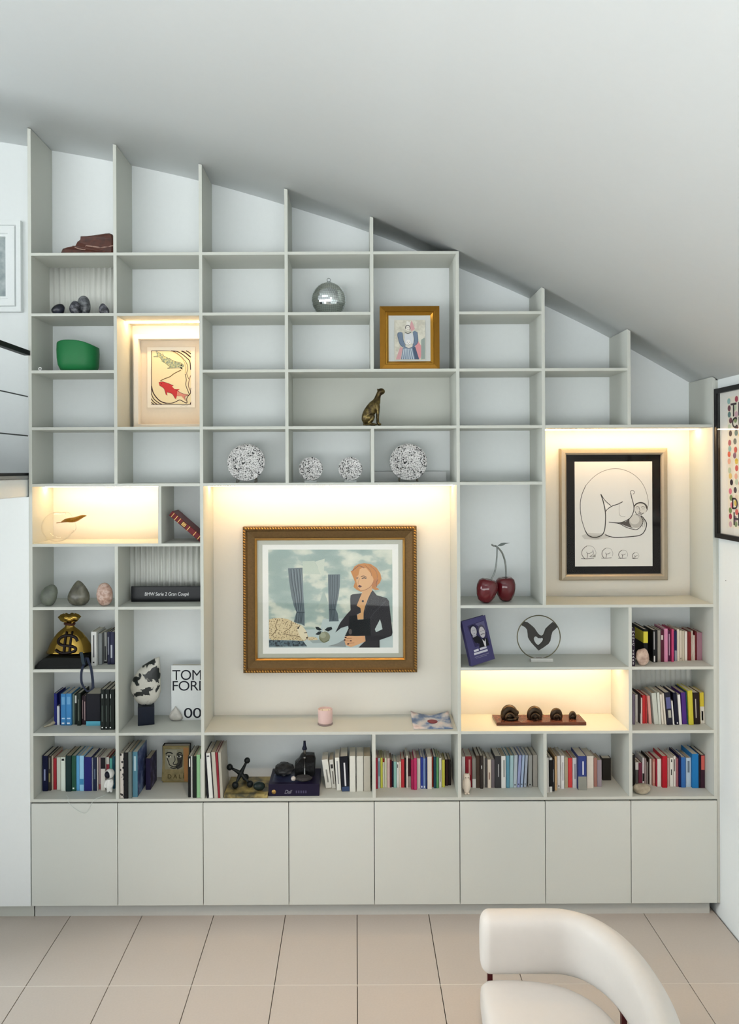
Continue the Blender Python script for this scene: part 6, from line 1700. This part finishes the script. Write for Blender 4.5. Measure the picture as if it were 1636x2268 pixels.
# --- purple book with two portraits, leaning and turned
zb = top(8)
pbk = thing('portrait_book', 'violet-blue book showing two grey portraits, tilted against the upright', 'book', (0, 0, 0))
VB = mat('#3f3c66', 0.4, grain=0.06)
W_, H_, T_ = 0.178, 0.285, 0.030
kids = []
MB().box(0, W_, 0, 0.003, 0, H_, VB).build('front_cover', pbk); MB().box(0, W_, T_ - 0.003, T_, 0, H_, VB).build('back_cover', pbk)
MB().box(-0.0002, 0.003, 0.0032, T_ - 0.0032, 0, H_, VB).build('spine', pbk); MB().box(0.0032, W_ - 0.004, 0.0032, T_ - 0.0032, 0.003, H_ - 0.004, PAGE).build('page_block', pbk)
def pb_to(px, py, d):   # cover drawn in a 100 x 160 grid
    return Vector((px / 100 * W_, -d, (160 - py) / 160 * H_))
L = [('poly', '#2e2b4c', [(18, 20), (90, 16), (92, 96), (30, 100)]), ('poly', '#5a5878', [(50, 20), (90, 18), (90, 60)]), ('poly', '#1c1a2c', [(24, 26), (40, 20), (52, 30), (54, 50), (44, 60), (26, 58)]), ('ell', '#b0aeb4', 39, 44, 12, 17), ('poly', '#9a98a0', [(30, 58), (46, 58), (50, 78), (44, 90), (34, 80)]),
     ('poly', '#16151e', [(28, 66), (34, 84), (58, 96), (62, 74), (50, 62)]), ('ell', '#4a4858', 72, 50, 15, 22), ('ell', '#b8b4b8', 72, 56, 12, 20), ('line', '#4c4a50', 2.4, [(63, 64), (72, 62), (81, 64)]), ('poly', '#17161c', [(46, 106), (56, 82), (70, 78), (86, 80), (90, 108)]), ('poly', '#d0ced0', [(66, 80), (74, 90), (80, 80), (76, 106), (70, 106)]),
     ('line', '#6a6678', 1.4, [(34, 42), (38, 41)], True), ('line', '#6a6678', 1.4, [(42, 42), (46, 41)], True), ('line', '#6a5a60', 1.8, [(36, 53), (42, 53)], True), ('line', '#3a3840', 1.6, [(66, 52), (70, 51)], True), ('line', '#3a3840', 1.6, [(75, 51), (79, 52)], True)]
art('cover_portrait', pbk, 0, 0, 1.0, 0, L, pb_to)
for k, (a0, a1, z0_, z1_) in enumerate(((0.22, 0.42, 0.28, 0.325), (0.48, 0.76, 0.285, 0.33), (0.2, 0.78, 0.215, 0.26), (0.2, 0.8, 0.16, 0.172), (0.25, 0.7, 0.13, 0.14))):
    MB().box(W_ * a0, W_ * a1, -0.0012, 0.0, H_ * z0_, H_ * z1_, mat('#c4c2cc' if k < 3 else '#7a7890', 0.5)).build('cover_lettering', pbk)
Mw = R(math.radians(24), 'Z') @ R(math.radians(-9), 'Y') @ R(math.radians(-9), 'X')
cs = [Mw @ Vector((x, y, z)) for x in (0, W_) for y in (0, T_) for z in (0, H_)]
xL = UX[5] + HW + 0.0015
ybk = max(depth_on(1028, 1478, zb), 0.008)
Mw = T((xL - min(c.x for c in cs), 0.012 - min(c.y for c in cs), zb + 0.0005 - min(c.z for c in cs))) @ Mw
pbk.matrix_world = Mw

# --- four curled bronzes on a wooden plinth
zb = top(8) if False else top(9)
yb_ = depth_on(1195, 1607, zb); x0, _ = P(1099.5, 1607, yb_); x1, _ = P(1298, 1607, yb_)
hp_ = 0.020
ybk = depth_on(1089, 1582, zb + hp_)
cx = (x0 + x1) / 2; hw = (x1 - x0) / 2
bs = thing('bronze_group', 'four curled bronze figures of falling size on a brown wooden plinth, lit niche', 'sculpture', (cx, yb_, zb + 0.0005))
b = MB().box(-hw, hw, 0, min(ybk, 0.25) - yb_, 0, hp_, mat('#5a3428', 0.25, grain=0.2, scale=25)).build('plinth', bs); bevel(b, 0.0015)
BZ = mat_ramp('dark_bronze', [(0.3, '#231a12'), (0.55, '#46382a'), (0.75, '#6a5844')], 'noise', 18.0, 0.3, 0.7)
yc = 0.065
for (pa, pb2, pt, full) in ((1107, 1148, 1566, 2), (1165, 1202, 1568, 1), (1217, 1246, 1571.5, 1), (1258.5, 1276.5, 1577, 0)):
    a, zt = P(pa, pt, yb_ + yc); b2, _ = P(pb2, pt, yb_ + yc)
    r = (b2 - a) / 2; h = zt - zb - hp_; x = (a + b2) / 2 - cx
    fig = MB()
    # curled body: a bent roll with the head and knees tucked in
    arc = [(x + (r - r * 0.36) * math.cos(t), yc, hp_ + r * 0.12 + (h - r * 0.36 - r * 0.12) * math.sin(t) + r * 0.2) for t in [math.pi * (1.12 - 1.24 * i / 14) for i in range(15)]]
    fig.tube(arc, [r * 0.26 + r * 0.16 * math.sin(math.pi * i / 14) for i in range(15)], BZ, 12)
    fig.ball((x, yc, hp_ + h * 0.36), (r * 0.62, r * 0.5, h * 0.36), BZ, 18, 12)
    if full >= 1:
        fig.tube(smooth3([(x - r * 0.45, yc - r * 0.45, hp_ + h * 0.12), (x - r * 0.42, yc - r * 0.55, hp_ + h * 0.42), (x, yc - r * 0.55, hp_ + h * 0.58), (x + r * 0.42, yc - r * 0.5, hp_ + h * 0.36), (x + r * 0.5, yc - r * 0.45, hp_ + h * 0.1)]), r * 0.13, BZ, 8)
    if full == 2:
        fig.ball((x + r * 0.78, yc - r * 0.1, hp_ + h * 0.58), (r * 0.24, r * 0.24, h * 0.2), BZ, 14, 10)
        fig.ball((x + r * 0.72, yc - r * 0.2, hp_ + h * 0.2), (r * 0.26, r * 0.26, h * 0.18), BZ, 14, 10)
        fig.tube([(x - r * 0.3, yc - r * 0.5, hp_ + h * 0.1), (x + r * 0.3, yc - r * 0.6, hp_ + h * 0.12), (x + r * 0.8, yc - r * 0.35, hp_ + h * 0.12)], r * 0.16, BZ, 8)
    zm = min(v[2] for v in fig.v)
    fig.v = [(v[0], v[1], max(v[2], hp_ + 0.0002)) for v in fig.v]
    fig.build('curled_figure', bs)

# --- white owl figurine, rocks in front of the books on the right
zb = top(10)
yo = max(depth_on(1034, 1759, zb), 0.022) + 0.012; cx, _ = P(1033, 1740, yo); f = PO(1010, 1620, 8.18, yo, cx, zb)
ow = thing('owl_figurine', 'small white owl figurine before the crimson book on the bottom shelf', 'figurine', (cx, yo, zb + 0.0005))
OWM = mat('#e2d6c6', 0.55, grain=0.06, scale=90, bump=0.4)
hO = f(180, 755)[1]
MB().lathe([(1e-5, 0.0), (0.014, 0.0), (0.017, 0.012), (0.022, hO * 0.3), (0.0235, hO * 0.5), (0.0195, hO * 0.68), (0.0195, hO * 0.78), (0.0205, hO * 0.86), (0.016, hO * 0.95), (1e-5, hO * 0.97)], OWM, 24, None, True, 1.0, 0.85).build('body', ow)
for s in (-1, 1):
    MB().lathe([(0.006, 0), (0.004, 0.006), (1e-5, 0.012)], OWM, 8, T((s * 0.011, 0, hO * 0.92)) @ R(s * 0.3, 'Y')).build('ear_tuft', ow)
    MB().ball((s * 0.0205, 0.002, hO * 0.42), (0.006, 0.012, hO * 0.24), OWM, 12, 10).build('wing', ow)
    MB().ball((s * 0.008, -0.0165, hO * 0.82), (0.0035, 0.0025, 0.0035), mat('#8a7868', 0.4), 8, 6).build('eye', ow)
    MB().ball((s * 0.009, -0.016, 0.006), (0.0085, 0.012, 0.006), OWM, 10, 8).build('foot', ow)
BEI = mat_ramp('beige_rock', [(0.3, '#8a806e'), (0.55, '#a89e8a'), (0.75, '#beb4a2')], 'noise', 20.0, 0.75, bump=0.7)
PNK = mat_ramp('pinkish_shell', [(0.3, '#8c7468'), (0.5, '#b49c8c'), (0.65, '#c8b4a4'), (0.8, '#7a6458')], 'noise', 28.0, 0.6, bump=0.7)
stone('beige_rock', 'flat beige rock in front of the books on the lowest far right shelf', 'rock', 1401, 1440, 1735, 1760, 10, BEI, 0.042, None, 21, 0.2, 0.034)
stone('sea_shell', 'rough pinkish shell before the black books on the topmost book shelf', 'shell', 1407.5, 1438, 1436, 1470, 8, PNK, 0.030, lambda q: Vector((q.x, q.y, q.z * (1 - 6.0 * q.x))), 17, 0.25, 0.022)
xa, zt = P(1200 + 1090 / 8.18, 1620 + 483 / 8.18, 0.25); xb_, _ = P(1200 + 1246 / 8.18, 1679, 0.25)
o = make_book(xa, top(10) + 0.0004, 0.245, xb_ - xa, zt - top(10), 0.06, '#292521', 'small dark box-like book standing alone at the back above the seventh cabinet', 'books on the bottom shelf above the seventh cabinet')

# ------------------------------------------------------------------ tub armchair
LEA = mat('#d6d2cd', 0.42, grain=0.02, scale=30, bump=0.05)
ac = thing('tub_armchair', 'white leather tub armchair with curved back in the right foreground', 'armchair', (0.93, -1.6, 0))
path = [(-0.30, 0.475), (-0.15, 0.475), (0.0, 0.475), (0.08, 0.462), (0.155, 0.42), (0.215, 0.345), (0.255, 0.25), (0.278, 0.13), (0.285, 0.0)]
path = path + [(x, -y) for x, y in reversed(path[:-1])]
pp = smooth_line(path, 5)
# section of the band (across, up): rounded, thicker towards the top
zb0, zt0 = 0.43, 0.725
secn = [(-0.045, zb0 + 0.02), (-0.02, zb0), (0.03, zb0), (0.052, zb0 + 0.03), (0.064, zb0 + 0.12), (0.068, zt0 - 0.06), (0.055, zt0 - 0.02), (0.02, zt0), (-0.02, zt0), (-0.055, zt0 - 0.02), (-0.068, zt0 - 0.06), (-0.062, zb0 + 0.12)]
vs = []; fs = []; n = len(secn)
def ring_at(i, k, shift=0.0):
    a = Vector(pp[max(i - 1, 0)]); b = Vector(pp[min(i + 1, len(pp) - 1)]); t = (b - a).normalized(); nr = Vector((t.y, -t.x))
    if nr.dot(Vector(pp[i])) < 0: nr = -nr
    p = Vector(pp[i]) + t * shift; zm = (zb0 + zt0) / 2
    return [(p.x + nr.x * u * k, p.y + nr.y * u * k, zm + (z - zm) * (1 - (1 - k) * 0.5)) for u, z in secn]
seq = [(0, 0.35, -0.042), (0, 0.75, -0.030), (0, 0.94, -0.012)] + [(i, 1.0, 0.0) for i in range(len(pp))] + [(len(pp) - 1, 0.94, 0.012), (len(pp) - 1, 0.75, 0.030), (len(pp) - 1, 0.35, 0.042)]
for (i, k, s) in seq: vs += ring_at(i, k, s)
for j in range(len(seq) - 1):
    for i in range(n): fs.append((j * n + i, j * n + (i + 1) % n, (j + 1) * n + (i + 1) % n, (j + 1) * n + i))
fs += [tuple(reversed(range(n))), tuple(range((len(seq) - 1) * n, len(seq) * n))]
o = MB().add(vs, fs, LEA, True).build('backrest', ac); m_ = o.modifiers.new('smooth', 'SUBSURF'); m_.levels = 1; m_.render_levels = 2
st = [(-0.36, -0.42), (-0.36, 0.42), (-0.345, 0.452), (-0.18, 0.455), (-0.05, 0.435), (0.06, 0.395), (0.15, 0.31), (0.205, 0.2), (0.23, 0.07), (0.23, -0.07), (0.205, -0.2), (0.15, -0.31), (0.06, -0.395), (-0.05, -0.435), (-0.18, -0.455), (-0.345, -0.452)]
vs = []; fs = []; n = len(st)
for k, z in ((0.90, 0.25), (0.985, 0.262), (1.0, 0.285), (1.0, 0.385), (0.985, 0.412), (0.93, 0.432), (0.75, 0.440), (0.4, 0.444)):
    for x, y in st: vs.append((-0.05 + (x + 0.05) * k, y * k, z))
for j in range(7):
    for i in range(n): fs.append((j * n + i, j * n + (i + 1) % n, (j + 1) * n + (i + 1) % n, (j + 1) * n + i))
fs += [tuple(reversed(range(n))), tuple(range(7 * n, 8 * n))]
o = MB().add(vs, fs, LEA, True).build('seat', ac); m_ = o.modifiers.new('smooth', 'SUBSURF'); m_.levels = 1; m_.render_levels = 1
WD = mat('#4a1418', 0.35)
for x in (-0.24, 0.12):
    for y in (-0.24, 0.24):
        b = MB().box(x - 0.018, x + 0.018, y - 0.018, y + 0.018, 0.0, 0.27, WD).build('leg', ac); bevel(b, 0.003)
for x, y in ((-0.295, 0.466), (-0.295, -0.466), (0.245, 0.185), (0.245, -0.185)):
    b = MB().box(x - 0.012, x + 0.012, y - 0.012, y + 0.012, 0.385, 0.455, WD).build('arm_post', ac); bevel(b, 0.002)

# ------------------------------------------------------------------ move each thing's empty to its own base
bpy.context.view_layer.update()
for o in list(bpy.data.objects):
    if o.type == 'EMPTY' and o.parent is None and o.location.length < 1e-6 and o.children and max(abs(a) for a in o.rotation_euler) < 1e-6 and o.name != 'bookcase':
        co = [c.matrix_world @ Vector(q) for c in o.children if c.type == 'MESH' for q in c.bound_box]
        b = Vector(((min(p.x for p in co) + max(p.x for p in co)) / 2, (min(p.y for p in co) + max(p.y for p in co)) / 2, min(p.z for p in co)))
        o.location = b
        for c in o.children:
            c.matrix_parent_inverse = Matrix.Identity(4); c.location = c.location - b

# ------------------------------------------------------------------ pieces of parts go one level deeper
SUB = {'carved_edge': ('frame',), 'inner_lip': ('frame',), 'painted_print': ('paper_sheet',), 'drawing': ('paper_sheet',), 'fish_print': ('paper_sheet',), 'watercolour': ('paper_sheet',), 'dot_print': ('paper_sheet',),
       'lettering': ('paper_sheet', 'panel'), 'dollar_sign': ('bag',), 'tie': ('bag',), 'wick': ('wax',), 'visor': ('helmet',), 'eye': ('body',), 'cover_portrait': ('front_cover', 'cover'), 'cover_lettering': ('front_cover',), 'title': ('cover',),
       'gold_band': ('cover',), 'title_label': ('cover',), 'title_line': ('cover',), 'spine_title': ('slipcase',), 'spine_letter': ('slipcase',), 'gold_emblem': ('slipcase',), 'cap': ('core',), 'hanging_ring': ('core',), 'mirror_tile': ('core',), 'red_flower_print': ('cover',)}
base_name = lambda o: o.name.split('.')[0]
for t in [o for o in bpy.data.objects if o.parent is None and o.type == 'EMPTY']:
    kids = list(t.children)
    for c in kids:
        for want in SUB.get(base_name(c), ()):
            host = next((k for k in kids if base_name(k) == want and k is not c), None)
            if host is not None:
                c.location = c.location - host.location
                c.parent = host
                break
